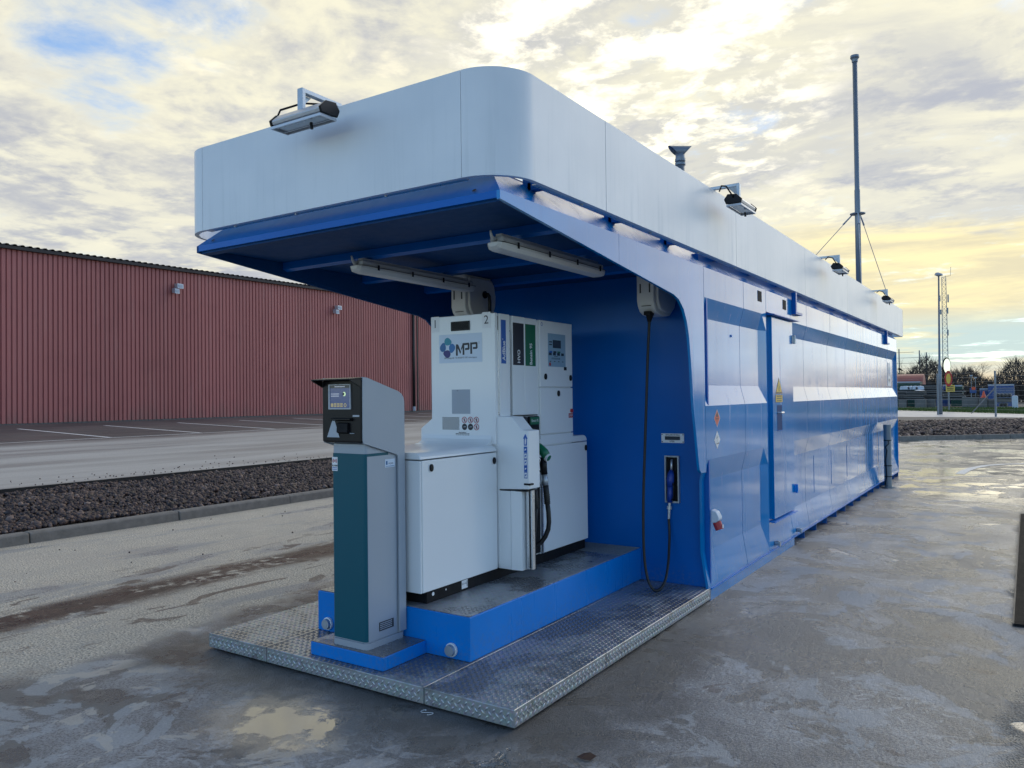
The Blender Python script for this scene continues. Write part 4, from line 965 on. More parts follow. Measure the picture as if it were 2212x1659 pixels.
def pump_nozzle(name, label, y, body, dz=0.0, dx=0.0, hose=None):
    n = tag(empty(name, (-.86 + dx, y, 1.2 + dz)), label, 'fuel nozzle')
    X = dx; Z = dz
    MB().tube([(-.905 + X, y - .02, 1.325 + Z), (-.845 + X, y, 1.250 + Z)], .0115, 10).build('spout', 'aluminium', n, smooth=True)
    MB().tube([(-.862 + X, y, 1.262 + Z), (-.857 + X, y, 1.256 + Z)], [.036, .040], 14).build('splash_guard', body, n)
    MB().tube([(-.862 + X, y, 1.262 + Z), (-.825 + X, y, 1.232 + Z), (-.785 + X, y, 1.200 + Z), (-.758 + X, y, 1.165 + Z)], [.022, .032, .034, .030], 12).build('body', body, n, smooth=True)
    MB().tube([(-.760 + X, y, 1.168 + Z), (-.744 + X, y, 1.160 + Z)], .030, 16).build('end_ring', 'sticker_white', n)
    MB().tube([(-.7445 + X, y, 1.1604 + Z), (-.742 + X, y, 1.159 + Z)], .022, 16).build('end_badge', body, n)
    MB().tube([(-.795 + X, y, 1.165 + Z), (-.790 + X, y, 1.10 + Z), (-.784 + X, y, 1.045 + Z)], [.027, .025, .024], 12).build('grip', 'black_plastic', n, smooth=True)
    MB().tube([(-.84 + X, y, 1.215 + Z), (-.858 + X, y, 1.14 + Z), (-.835 + X, y, 1.07 + Z), (-.795 + X, y, 1.055 + Z)], .008, 8).build('lever_guard', 'black_plastic', n, smooth=True)
    MB().tube([(-.784 + X, y, 1.046 + Z), (-.779 + X, y, 1.0 + Z), (-.773 + X, y, .965 + Z)], [.020, .023, .019], 12).build('swivel', 'steel_galv', n, smooth=True)
    hz = [(-.774, .968), (-.768, .92), (-.764, .875), (-.762, .838)]
    MB().tube([(a + X, y, b + Z) for a, b in hz], .0205, 12).build('hose_sleeve', 'rubber', n, smooth=True)
    for k in range(6): MB().tube([(-.766 + X + k * .0006, y, .905 - k * .012 + Z), (-.766 + X + k * .0006, y, .900 - k * .012 + Z)], .0225, 12).build('sleeve_rib', 'rubber', n)
    MB().tube(hose, .0165, 12).build('hose', 'rubber', n, smooth=True)
    return n
pump_nozzle('pump_nozzle', 'green-bodied petrol nozzle hanging in the pump beside the white hose cover', 1.60, 'green_plastic',
            hose=[(-.762, 1.60, .845), (-.753, 1.60, .78), (-.750, 1.60, .712), (-.757, 1.60, .66), (-.775, 1.59, .61), (-.805, 1.58, .567), (-.838, 1.56, .54), (-.875, 1.54, .523), (-.91, 1.52, .515)])
pump_nozzle('pump_nozzle', 'all-black nozzle with white end ring, left of the green petrol nozzle', 1.50, 'black_plastic', -.02, -.03,
            hose=[(-.792, 1.50, .825), (-.80, 1.50, .76), (-.805, 1.50, .69), (-.815, 1.50, .62), (-.83, 1.49, .56), (-.86, 1.48, .52), (-.90, 1.47, .51)])

# ------------------------------------------------------------------ hose reels, washer-fluid nozzle
def hose_reel(x0, y0, z0, label):
    r = tag(empty('hose_reel', (x0 + .08, y0 + .2, z0)), label, 'hose reel', 'white hose reels hung under the canopy')
    P = [(y0, z0 + .36), (y0, z0 + .10), (y0 + .015, z0 + .06), (y0 + .05, z0 + .02), (y0 + .10, z0 + .002), (y0 + .20, z0 - .008), (y0 + .31, z0 + .004), (y0 + .38, z0 + .05), (y0 + .415, z0 + .12), (y0 + .42, z0 + .22), (y0 + .40, z0 + .31), (y0 + .36, z0 + .36)]
    MB().prism(P, 'x', x0 + .012, x0 + .155).build('housing', 'reel_white', r, bevel=.012)
    cy, cz = y0 + .22, z0 + .18
    Q = [(y0 + .22 + (a - y0 - .22) * .86, z0 + .19 + (b - z0 - .19) * .86) for a, b in P]
    MB().prism(Q, 'x', x0 + .150, x0 + .178).build('side_cover', 'reel_white', r, bevel=.010)
    for z in (z0 + .16,):
        for x in (x0 + .04, x0 + .115): box('slot', 'seam_dark', r, x, x + .010, y0 - .003, y0 + .002, z, z + .07)
    box('outlet_line', 'seam_dark', r, x0 + .05, x0 + .125, y0 + .005, y0 + .02, z0 + .060, z0 + .064)
    box('outlet', 'black_satin', r, x0 + .065, x0 + .115, y0 + .012, y0 + .09, z0 - .006, z0 + .022)
    return r
r1 = hose_reel(-.405, 2.335, 2.205, 'white hose reel by the front wall, a long black hose dropping from it')
r2 = hose_reel(-1.765, 1.80, 2.21, 'white hose reel above the fuel pump, half hidden behind a tube light')
MB().tube([(-1.575, 2.02, 2.42), (-1.545, 2.02, 2.42), (-1.535, 2.02, 2.405), (-1.53, 2.02, 2.36), (-1.53, 2.02, 2.2)], .014, 10).build('inlet_hose', 'rubber', r2, smooth=True)
MB().tube([(-1.579, 2.02, 2.42), (-1.57, 2.02, 2.42)], .03, 14).build('inlet_gland', 'black_plastic', r2)
wn = tag(empty('washer_nozzle', (-.30, 2.73, .9)), 'dark blue washer-fluid nozzle in its steel recess with looping black hose', 'nozzle')
MB().tube([(-.291, 2.735, 1.085), (-.292, 2.728, .985)], .010, 10).build('spout', 'aluminium', wn, smooth=True)
MB().tube([(-.292, 2.728, .995), (-.292, 2.715, .965), (-.295, 2.71, .92), (-.297, 2.71, .87)], [.016, .026, .030, .024], 12).build('body', 'blue_plastic', wn, smooth=True)
MB().tube([(-.297, 2.71, .88), (-.303, 2.72, .80), (-.309, 2.725, .745)], [.022, .023, .021], 12).build('grip', 'blue_plastic', wn, smooth=True)
MB().tube([(-.282, 2.70, .93), (-.262, 2.70, .87), (-.27, 2.705, .78), (-.30, 2.715, .755)], .005, 8).build('lever_guard', 'black_plastic', wn, smooth=True)
MB().tube([(-.309, 2.725, .746), (-.311, 2.725, .715), (-.311, 2.725, .714), (-.313, 2.725, .69), (-.313, 2.725, .688), (-.318, 2.725, .608)], [.012, .012, .020, .020, .011, .010], 10).build('fitting', 'aluminium', wn)
hp = []
pts = [(-.315, 2.40, 2.20), (-.335, 2.40, 1.9), (-.352, 2.40, 1.55), (-.372, 2.40, 1.15), (-.388, 2.40, .80), (-.392, 2.40, .52), (-.385, 2.40, .33), (-.362, 2.40, .20), (-.328, 2.40, .135), (-.296, 2.405, .118), (-.268, 2.43, .135), (-.252, 2.48, .19), (-.262, 2.56, .29), (-.288, 2.65, .40), (-.308, 2.71, .51), (-.318, 2.725, .612)]
V = [Vector(p) for p in pts]
for i in range(len(V) - 1):      # Catmull-Rom
    a, b, c, d = V[max(i - 1, 0)], V[i], V[i + 1], V[min(i + 2, len(V) - 1)]
    for k in range(4):
        t_ = k / 4; hp.append(.5 * ((2 * b) + (c - a) * t_ + (2 * a - 5 * b + 4 * c - d) * t_ ** 2 + (3 * b - a - 3 * c + d) * t_ ** 3))
hp.append(V[-1])
MB().tube(hp, .0105, 10).build('hose', 'rubber', wn, smooth=True)
MB().tube([(-.315, 2.40, 2.215), (-.316, 2.40, 2.19), (-.319, 2.40, 2.15)], [.034, .026, .014], 12).build('hose_stop', 'black_satin', wn)

# ------------------------------------------------------------------ tube lights
def tube_light(label):
    L = tag(empty('tube_light', (0, 0, 0)), label, 'tube light', 'long tube lights under the canopy')
    def sect(w, zs, yend):
        return None
    hb = MB().box(-.045, .045, .03, 1.24, .045, .085).build('housing', 'tube_housing', L, bevel=.015)
    box('top_channel', 'tube_housing', L, -.02, .02, .06, 1.2, .0855, .10)
    P = [(-.055, .044), (-.055, .03), (-.045, .008), (-.022, 0), (.022, 0), (.045, .008), (.055, .03), (.055, .044)]
    mb = MB(); ends = [(0, .55, .022), (.02, .86, .008), (.06, 1, 0), (1.21, 1, 0), (1.25, .86, .008), (1.27, .55, .022)]
    n = len(P)
    for y, s, dz in ends: mb.v += [(x * s, y, max(z, z * .5 + dz) if z < .04 else z) for x, z in P]
    for i in range(len(ends) - 1):
        for k in range(n): mb.f.append((i * n + k, i * n + (k + 1) % n, (i + 1) * n + (k + 1) % n, (i + 1) * n + k))
    mb.f += [tuple(range(n - 1, -1, -1)), tuple((len(ends) - 1) * n + k for k in range(n))]
    mb.build('diffuser', 'diffuser', L, smooth=False)
    box('gasket', 'seam_dark', L, -.056, .056, .02, 1.25, .0442, .0475)
    for y in (.16, .50, .84, 1.15):
        for sx in (-1, 1): MB().box(sx * .057, sx * .062, y, y + .014, .028, .062).build('clip', 'black_plastic', L)
    MB().tube([(0, .03, .065), (0, .0, .065), (0, -.012, .08), (0, -.02, .105)], [.011, .011, .008, .005], 8).build('cable_gland', 'tube_housing', L, smooth=True)
    return L
t1 = tube_light('left tube light, its far end in front of the reel above the pump'); t1.location = (-1.515, .487, 2.402)
t2 = dup_tree(t1, (1.19, -.154, -.015)); t2['label'] = 'long tube light on the right under the canopy, nearest the side wall'

# ------------------------------------------------------------------ floodlights on the fascia
def floodlight(label):
    F = tag(empty('floodlight', (0, 0, 0)), label, 'floodlight', 'LED floodlights on arms over the fascia')
    # built facing +X, long axis along Y, origin where the arm crosses the fascia top
    b = MB(); b.box(-.10, .185, -.014, .022, .010, .034); b.box(.168, .192, -.016, .024, -.085, .034); b.build('arm', 'steel_galv', F, bevel=.003)
    MB().add([(.168, -.01, .008), (.10, -.01, .008), (.168, -.01, -.06)], [(0, 1, 2), (2, 1, 0)]).build('arm_web', 'steel_galv', F)
    P = [(.125, -.118), (.148, -.085), (.212, -.092), (.252, -.130), (.243, -.152), (.140, -.152)]
    MB().prism(P, 'y', -.155, .215).build('body', 'lamp_metal', F, bevel=.006)
    for y in (-.168, .215): MB().prism([(.118, -.119), (.146, -.080), (.215, -.087), (.258, -.129), (.248, -.157), (.134, -.157)], 'y', y, y + .015).build('end_cap', 'black_plastic', F, bevel=.004)
    MB().prism([(.145, -.1545), (.238, -.1545), (.235, -.163), (.149, -.163)], 'y', -.14, .20).build('lens', 'lens_glass', F)
    fr = MB(); fr.box(.134, .141, -.160, .220, -.174, -.160); fr.box(.243, .250, -.160, .220, -.174, -.160); fr.box(.141, .243, -.160, -.153, -.174, -.160); fr.box(.141, .243, .213, .220, -.174, -.160)
    fr.build('guard_frame', 'lamp_metal', F)
    for k in range(7): box('guard_bar', 'lamp_metal', F, .232, .243, -.12 + k * .051, -.114 + k * .051, -.174, -.164)
    MB().tube([(.19, -.167, -.11), (.19, -.190, -.10), (.15, -.20, -.03), (.08, -.10, .008), (.03, .0, -.005)], .006, 8).build('cable', 'black_satin', F, smooth=True)
    MB().tube([(.20, .10, -.175), (.20, .105, -.21)], .008, 8).build('sensor', 'black_plastic', F)
    return F
f1 = floodlight('first floodlight on the long side, above the front bay'); f1.location = (XF, 2.91, ZT)
f2 = dup_tree(f1, (0, 3.87, 0)); f2['label'] = 'middle floodlight of the three on the long side fascia'
f3 = dup_tree(f1, (0, 7.68, 0)); f3['label'] = 'farthest floodlight on the long side fascia, beyond the mast'
f4 = dup_tree(f1, (0, 0, 0)); f4['label'] = 'floodlight over the short front fascia, leaning out at the left'; f4.location = (-1.155, YF, ZT + .028); f4.rotation_euler = (0, 0, R(-90))

# ------------------------------------------------------------------ vent pipe, mast, standpipe
vp = tag(empty('vent_pipe', (-.4, 3.3, 2.745)), 'small grey vent pipe with slanted open tee head rising above the fascia', 'vent pipe')
MB().tube([(-.4, 3.3, 2.745), (-.4, 3.3, 3.60)],   .038, 18).build('pipe', 'pole_galv', vp, smooth=True)
for z in (3.575, 3.61): MB().tube([(-.4, 3.3, z), (-.4, 3.3, z + .02)], .045, 18).build('collar', 'pole_galv', vp)
mb = MB(); hx = Vector((.80, .60, 0)); n = 18
for s, sh_ in ((-1, 1), (1, 1)):
    for k in range(n):
        a = 2 * math.pi * k / n; up = math.sin(a) * .044; sd_ = math.cos(a) * .044
        p = Vector((-.4, 3.3, 3.700)) + hx * (s * (.062 + .042 * (up / .044))) + Vector((-hx.y, hx.x, 0)) * sd_ + Vector((0, 0, up)); mb.v.append(tuple(p))
mb.f = [(k, (k + 1) % n, n + (k + 1) % n, n + k) for k in range(n)]; mb.build('tee_head', 'pole_galv', vp, smooth=True)
MB().tube([(-.4, 3.3, 3.60), (-.4, 3.3, 3.68)], .040, 18).build('tee_neck', 'pole_galv', vp, smooth=True)

ms = tag(empty('vent_mast', (-.41, 11.9, 2.745)), 'tall thin grey mast with cap and guy wires at the far end of the roof', 'mast')
MB().tube([(-.41, 11.9, 2.745), (-.41, 11.9, 5.2), (-.41, 11.9, 5.22), (-.41, 11.9, 7.52)], [.048, .048, .042, .042], 14).build('pole', 'pole_galv', ms, smooth=True)
MB().tube([(-.41, 11.9, 7.50), (-.41, 11.9, 7.55), (-.41, 11.9, 7.58), (-.41, 11.9, 7.62)], [.05, .056, .078, .074], 14).build('cap', 'pole_galv', ms)
MB().tube([(-.41, 11.9, 4.77), (-.41, 11.9, 4.785)], .13, 14).build('guy_collar', 'pole_galv', ms)
for k, (fx_, fy_, fz_) in enumerate(((-2.45, 12.9, 3.15), (.0, 13.75, 2.8), (-.22, 11.1, 2.75))):
    a = Vector((-.41, 11.9, 4.77)); b = Vector((fx_, fy_, fz_)); d = (b - a).normalized(); a = a + Vector((d.x, d.y, 0)).normalized() * .12
    MB().tube([a, b], .006, 6).build('guy_wire', 'steel_galv', ms); MB().tube([a, a + d * .22], [.012, .016], 8).build('turnbuckle', 'steel_galv', ms)
sp_ = tag(empty('standpipe', (.10, 11.2, 0)), 'grey vertical fill pipe standing on the ground at the far end of the blue wall', 'pipe')
MB().tube([(.10, 11.2, 0), (.10, 11.2, .02), (.10, 11.2, .021), (.10, 11.2, 1.02)], [.11, .11, .058, .058], 16).build('pipe', 'pole_galv', sp_)
MB().tube([(.10, 11.2, .98), (.10, 11.2, 1.05)], .062, 16).build('cap', 'pole_galv', sp_)
for z in (.18, .36, .78): MB().tube([(.10, 11.2, z), (.10, 11.2, z + .015)], .061, 16).build('clamp', 'black_satin', sp_)
MB().tube([(.12, 11.15, .78), (.14, 11.08, .74), (.08, 11.1, .68), (.10, 11.13, .62), (.07, 11.14, .45), (.09, 11.14, .2), (.06, 11.15, .05)], .008, 6).build('cable', 'black_satin', sp_, smooth=True)

# ------------------------------------------------------------------ warehouse on the left
WH = tag(empty('warehouse', (-28.4, 20, .75)), 'long red corrugated warehouse with dark eave along the left background', 'warehouse')
W0 = Vector((-28.75, 10.17)); WD = Vector((.51, 14.61)).normalized(); WN = Vector((WD.y, -WD.x))
def wpt(s, o, z): q = W0 + WD * s + WN * o; return (q.x, q.y, z)
PITCHW, NR = .178, 5
shv = []; shf = []
prof = []
for k in range(NR):
    b = k * PITCHW; prof += [(b, 0.0), (b + .014, -.045), (b + .046, -.045), (b + .060, 0.0)]
prof.append((NR * PITCHW - .0015, 0.0))
def sheet_mesh(nm):
    v = [(s, o, z) for z in (0, 6.42) for s, o in prof]; n = len(prof)
    me = bpy.data.meshes.new(nm); me.from_pydata(v, [], [(i, i + 1, n + i + 1, n + i) for i in range(n - 1)]); me.materials.append(MATS['red_cladding']); return me
cm = sheet_mesh('cladding_sheet')
rotz = math.atan2(WD.y, WD.x)
for i in range(-11, 34):
    s = i * NR * PITCHW; o = bpy.data.objects.new('cladding_sheet', cm); C.objects.link(o); o.parent = WH
    q = W0 + WD * s; o.location = Vector((q.x, q.y, .80 + random.uniform(0, .004))) - wloc(WH); o.rotation_euler = (0, 0, rotz); o.scale = (1, -1, 1)
SW0, SW1 = -11 * NR * PITCHW, 34 * NR * PITCHW
def wbox(name, mat, s0, s1, o0, o1, z0, z1, parent=WH):
    v = [wpt(s, o, z) for z in (z0, z1) for s, o in ((s0, o0), (s1, o0), (s1, o1), (s0, o1))]
    me = bpy.data.meshes.new(name); me.from_pydata(v, [], [(0, 3, 2, 1), (4, 5, 6, 7), (0, 1, 5, 4), (1, 2, 6, 5), (2, 3, 7, 6), (3, 0, 4, 7)][:]); me.update(); return link(name, me, mat, parent)
wbox('base_wall', 'plinth_concrete', SW0, SW1, -.10, -.04, .5, .81)
wbox('gutter', 'roof_dark', SW0, SW1, .0, .16, 7.15, 7.26)
wbox('end_block', 'red_cladding', SW0 + .02, SW1 - .02, -22, -.12, .5, 7.15)
rv = []; rf = []; nr = int((SW1 - SW0) / .26)
for i in range(nr):
    s = SW0 + i * .26
    for ds, dz in ((0, 0), (.06, .06), (.13, .06), (.19, 0)): rv += [wpt(s + ds, .17, 7.27 + dz), wpt(s + ds, -11.5, 8.0 + dz)]
for i in range(len(rv) // 2 - 1): rf.append((2 * i, 2 * i + 1, 2 * i + 3, 2 * i + 2))
me = bpy.data.meshes.new('roof'); me.from_pydata(rv, [], rf); link('roof', me, 'roof_dark', WH)
ds_ = (Vector((-28.02, 31.9)) - W0).dot(WD)
MB().tube([wpt(ds_, .07, .85), wpt(ds_, .07, 7.15)], .075, 10).build('downpipe', 'downpipe_black', WH, smooth=True)
MB().tube([wpt(ds_, .07, .80), wpt(ds_, .07, 1.05)], .09, 10).build('downpipe_shoe', 'sticker_grey', WH)
wbox('corner_trim', 'roof_dark', ds_ + .35, ds_ + .44, .0, .03, .8, 7.13)
def wall_light(s, z, label):
    L = tag(empty('wall_floodlight', wpt(s, .05, z)), label, 'wall floodlight', 'small white floodlights on the red wall')
    for ds, dz, k in ((.09, .12, .8), (-.06, -.11, .62)):
        v = [wpt(s + ds + a, o, z + dz + c) for a, o, c in ((-.17 * k, .10, -.09), (.17 * k, .10, -.09), (.17 * k, .34, -.13), (-.17 * k, .34, -.13), (-.17 * k, .06, .10), (.17 * k, .06, .10), (.17 * k, .32, .08), (-.17 * k, .32, .08))]
        MB().add(v, [(0, 3, 2, 1), (4, 5, 6, 7), (0, 1, 5, 4), (1, 2, 6, 5), (2, 3, 7, 6), (3, 0, 4, 7)]).build('lamp_head', 'lamp_metal', L, bevel=.01)
        MB().add([wpt(s + ds + a, .345, z + dz + c) for a, c in ((-.12 * k, -.10), (.12 * k, -.10), (.12 * k, .05), (-.12 * k, .05))], [(0, 1, 2, 3)]).build('lamp_lens', 'sticker_grey', L)
    MB().tube([wpt(s, .0, z), wpt(s, .12, z)], .05, 8).build('bracket', 'sticker_grey', L)
    return L
wall_light(6.75, 6.38, 'white floodlight high on the red wall, nearer the left edge'); wall_light(15.75, 6.22, 'white floodlight on the red wall just left of the canopy corner')

# ------------------------------------------------------------------ drain channel at the right edge
DC = tag(empty('drain_channel', (2.02, 6, 0)), 'dark slotted drain grate set in the ground at the right edge', 'drain')
box('channel', 'dark_gap', DC, 1.965, 2.09, 3.17, 8.82, -.02, .004)
for x in (1.955, 2.090): box('rim', 'seam_dark', DC, x, x + .01, 3.17, 8.82, -.01, .020)
for k in range(300): box('grate_bar', 'black_satin', DC, 1.966, 2.084, 3.178 + k * .0188, 3.184 + k * .0188, .0045, .020)
# litter
lf = MB().add([(.38, -.08, .004), (.41, -.10, .012), (.45, -.085, .006), (.465, -.05, .016), (.43, -.045, .022), (.40, -.05, .014)], [(0, 1, 4, 5), (1, 2, 3, 4)]).build('fallen_leaf', 'leaf_brown')
tag(lf, 'curled dark brown leaf lying on the wet ground in front of the platform', 'leaf')
stg = []
for k in range(30): a = k / 29 * 9; stg.append((-.535 + .02 * math.cos(a) + .0028 * k, -.045 + .014 * math.sin(a * 1.3) - .0008 * k, .006))
tag(MB().tube(stg, .0014, 5).build('string', 'sticker_white'), 'tangled white string on the ground by the platform seam', 'string')

# ------------------------------------------------------------------ far right background
def trunk_tree(base, H, seed, label, spread=.5, levels=6):
    T = tag(empty('bare_tree', base), label, 'tree', 'bare trees beyond the storage yard')
    rr = random.Random(seed); tk = MB(); cr = MB()
    def grow(p, d, L, r, lv):
        q = p + d * L
        (tk if lv > levels - 2 else cr).tube([p, p + d * L * .5 + Vector((rr.uniform(-1, 1), rr.uniform(-1, 1), rr.uniform(-.5, .5))) * L * .05, q], [r, r * .85, r * .68], 5 if lv > 3 else 3, cap=False)
        if lv == 0: return
        for _ in range(rr.choice((2, 3, 3)) if lv > 1 else 4):
            nd = (d + Vector((rr.gauss(0, 1), rr.gauss(0, 1), rr.gauss(.15, .6))) * spread).normalized()
            grow(p + d * L * rr.uniform(.65, 1.0), nd, L * rr.uniform(.66, .86), r * .50, lv - 1)
    grow(Vector(base), Vector((0, 0, 1)), H * .24, H * .022, levels)
    tk.build('trunk', 'bark', T); cr.build('crown', 'bark', T); return T
trunk_tree(tuple(at(1968, 872, 100).xy) + (0,), 7.6, 3, 'wide dark bare tree behind the red tank roof', .5, 6)
trunk_tree(tuple(at(2040, 872, 104).xy) + (0,), 5.6, 5, 'slim bare tree close behind the mirror and lattice mast', .42, 5)
trunk_tree(tuple(at(2075, 872, 100).xy) + (0,), 7.4, 8, 'rounded bare tree right of the round traffic sign', .48, 6)
trunk_tree(tuple(at(2121, 872, 98).xy) + (0,), 7.5, 13, 'bare tree with fan-shaped crown left of the right-hand fence post', .46, 6)
trunk_tree(tuple(at(2164, 872, 105).xy) + (0,), 5.6, 21, 'small bare tree right of the fence post', .5, 5)
trunk_tree(tuple(at(2225, 872, 110).xy) + (0,), 6.5, 30, 'bare tree at the right edge of the picture', .5, 6)
# woods all round the horizon
wm = MB(); rr = random.Random(4)
for k in range(26000):
    a = rr.uniform(0, 2 * math.pi); rad = rr.uniform(150, 215) if not (-1.6 < a - math.pi / 2 < .6) else rr.uniform(112, 150)
    hmax = (3.4 + 1.2 * math.sin(a * 23) + .9 * math.sin(a * 61 + 1) + .5 * math.sin(a * 150)) * rad / 130
    az = math.pi / 2 - a
    if .06 < az < 1.6: hmax *= 1.0 + .45 * min(1, (az - .06) / .12)
    z = hmax * rr.random() ** .8; s = rr.uniform(.25, .8); x_, y_ = rad * math.cos(a), rad * math.sin(a)
    wm.add([(x_ + rr.uniform(-s, s), y_ + rr.uniform(-s, s), z + rr.uniform(-s, s) * .6 + .2) for _ in range(3)], [(0, 1, 2)])
for k in range(16000):
    az = rr.uniform(-.24, .10); rad = rr.uniform(112, 132); hm = 4.3 + 1.0 * math.sin(az * 60) + .7 * math.sin(az * 150 + 1)
    z = hm * rr.random() ** .8; s = rr.uniform(.4, 1.2); x_, y_ = rad * math.sin(az), rad * math.cos(az); lx = rr.gauss(0, .45) * s; w = .035 if z > hm * .45 else .12
    wm.add([(x_ - w, y_, z), (x_ + w, y_, z), (x_ + lx, y_, z + s)], [(0, 1, 2)])
tag(wm.build('far_wood', 'far_brush'), 'low brown scrub and woods along the horizon', kind='stuff')
# lattice mast
LM = tag(empty('lattice_mast', (-12, 180, 0)), 'tall thin lattice radio mast in the far distance beside the street lamp', 'mast')
mb = MB(); hw = .42
for sx in (-1, 1):
    for sy_ in (-1, 1): mb.tube([(-12.0 + sx * .55, 180 + sy_ * .55, 0), (-12.0 + sx * .36, 180 + sy_ * .36, 25)], .05, 4)
mb.build('mast_leg', 'pole_galv', LM)
br = MB()
for i in range(28):
    z = i * .9; w = .55 - .19 * z / 25
    for sx in (-1, 1): br.tube([(-12 - w * sx, 180 - w, z), (-12 + w * sx, 180 - w, z + .9)], .03, 3)
    br.tube([(-12 - w, 180 - w, z), (-12 + w, 180 - w, z)], .03, 3)
br.build('mast_bracing', 'pole_galv', LM)
for dx, z, h in ((.75, 20.5, 1.6), (-.75, 20.6, 1.2), (.62, 18.0, 1.2), (-.62, 17.8, 1.0), (.6, 13.5, 1.2)): box('antenna', 'pole_galv', LM, -12 + dx - .13, -12 + dx + .13, 179.3, 179.6, z - h / 2, z + h / 2)
MB().tube([(-12.4, 180, 25), (-10.8, 180, 25.2), (-10.7, 180, 27)], .04, 4).build('top_aerial', 'pole_galv', LM)
# substation frame, far left of the gap
for i, px in enumerate((1944, 1988, 2003)):
    b = at(px, 868, 140); G = tag(empty('steel_frame', (b.x, 140, 0)), ['steel substation gantry showing just beside the blue wall', 'steel substation gantry behind the wide bare tree', 'steel substation gantry left of the street lamp'][i], 'gantry', 'substation gantries')
    f_ = MB(); f_.tube([(b.x, 140, 0), (b.x, 140, 8.6 - i * .35)], .09, 4)
    for k in range(7 - i): f_.tube([(b.x - 1.2, 140, 2.6 + k * .9), (b.x + (2.2 if i == 0 else 1.5), 140, 2.6 + k * .9)], .035, 3)
    f_.build('frame', 'pole_galv', G)
# street lamp
LP = tag(empty('street_lamp', (-2.92, 57.4, 0)), 'tall grey street lamp with flat round head at the far fence', 'street lamp')
MB().tube([(-2.92, 57.4, 0), (-2.94, 57.4, 3.3), (-2.94, 57.4, 3.35), (-2.88, 57.4, 9.5)], [.115, .11, .075, .05], 12).build('pole', 'pole_galv', LP, smooth=True)
MB().tube([(-2.88, 57.4, 9.42), (-2.88, 57.4, 9.5), (-2.86, 57.4, 9.62), (-2.84, 57.4, 9.66)], [.08, .27, .22, .10], 14).build('lamp_head', 'terminal_grey', LP)
# fence
FN = tag(empty('fence', (-1, 55, 0)), 'thin wire mesh fence on grey posts along the far road', 'fence')
fpts = [(-9.2, 63.5, 2.75), (-3.0, 56.4, 2.77), (.42, 52.3, 2.78), (4.6, 47.3, 2.78), (9, 42, 2.78)]
for x_, y_, h_ in fpts: MB().tube([(x_, y_, 0), (x_, y_, h_)], .055, 8).build('post', 'pole_galv', FN)
wr = MB()
for (a, b) in zip(fpts[:-1], fpts[1:]):
    for k in range(10): z = .15 + k * .285; wr.tube([(a[0], a[1], z), (b[0], b[1], z)], .005, 3)
wr.build('fence_wire', 'pole_galv', FN)
MB().tube([(-.95, 54.3, .15), (.42, 52.3, 1.75)], .03, 6).build('brace', 'pole_galv', FN)
# signs
TS = tag(empty('traffic_sign', (-2.9, 66, 0)), 'round red-rimmed yellow traffic sign over a yellow plate on a post', 'traffic sign')
c = at(2049, 818, 66)
MB().tube([(c.x, 66, 0), (c.x, 66, c.z + .6)], .045, 8).build('post', 'pole_galv', TS)
def oval(cx, cz, rx, rz, y, name, mat, parent): MB().prism([(cx + rx * math.cos(2 * math.pi * i / 24), cz + rz * math.sin(2 * math.pi * i / 24)) for i in range(24)], 'y', y - .03, y).build(name, mat, parent)
oval(c.x, c.z, .26, .62, 65.94, 'sign_rim', 'sign_red', TS); oval(c.x, c.z, .15, .40, 65.90, 'sign_face', 'sign_yellow', TS)
c2 = at(2053, 838, 66); box('sign_plate', 'sign_yellow', TS, c2.x - .30, c2.x + .30, 65.92, 65.95, c2.z - .30, c2.z + .22); print_rows(TS, 'y', c2.x - .22, c2.x + .22, c2.z - .24, c2.z + .16, 65.91, 3, seed=3, fill=1)
MR = tag(empty('traffic_mirror', (c.x, 67, 0)), 'round convex traffic mirror tilted on the top of a post', 'mirror')
c3 = at(2046, 790, 67); MB().tube([(c.x - .1, 67, 0), (c.x - .1, 67, c3.z - .2)], .045, 8).build('post', 'pole_galv', MR)
oval(c3.x - .04, c3.z, .30, .66, 66.98, 'mirror_rim', 'black_satin', MR); oval(c3.x, c3.z - .02, .24, .58, 66.93, 'mirror_face', 'mirror_face', MR)
# storage yard goods
def slab_stack(px, w, n, h0, Y, label, name='pallet_stack', z0=0.0):
    b = at(px, 870, Y); S = tag(empty(name, (b.x, Y, z0)), label, 'pallet stack', 'stacks of slats and pallets in the storage yard')
    rr = random.Random(int(px)); z = z0
    for k in range(n):
        j = rr.uniform(-.12, .12); MB().box(b.x - w / 2 + j, b.x + w / 2 + j, Y, Y + 1.1, z, z + h0 * .45).build('slat_layer', 'wood_grey', S)
        MB().box(b.x - w / 2 + .1 + j, b.x + w / 2 - .1 + j, Y + .08, Y + 1.0, z + h0 * .45, z + h0).build('gap_layer', 'dark_gap', S); z += h0
    return S
slab_stack(1947, 2.2, 6, .165, 83, 'stack of grey slats with pale sacks on top, nearest the blue wall', z0=.75)
slab_stack(1976, 1.7, 5, .175, 82, 'stack of grey slats under a pale tarpaulin, second from the blue wall', z0=.75)
slab_stack(2011, 2.2, 7, .215, 84, 'tall dark slat stack behind the street lamp', z0=.75)
slab_stack(2058, 1.9, 4, .24, 83, 'slat stack right of the round traffic sign', z0=.75)
def block(px0, px1, py0, py1, Y, label, mat='concrete_block', name='concrete_block', cat='concrete block', d=1.0, grp='concrete blocks in the storage yard'):
    a = at(px0, py1, Y); b = at(px1, py0, Y); z0 = max(0, a.z)
    if py1 >= 876: z0 = 0
    return tag(MB().box(a.x, b.x, Y, Y + d, z0, b.z).build(name, mat, bevel=.03), label, cat, grp)
block(1941, 1958, 864, 879, 81.5, 'concrete block at the foot of the slat stack next to the blue wall'); block(1976, 1999, 862, 879, 81, 'concrete block left of the street lamp base')
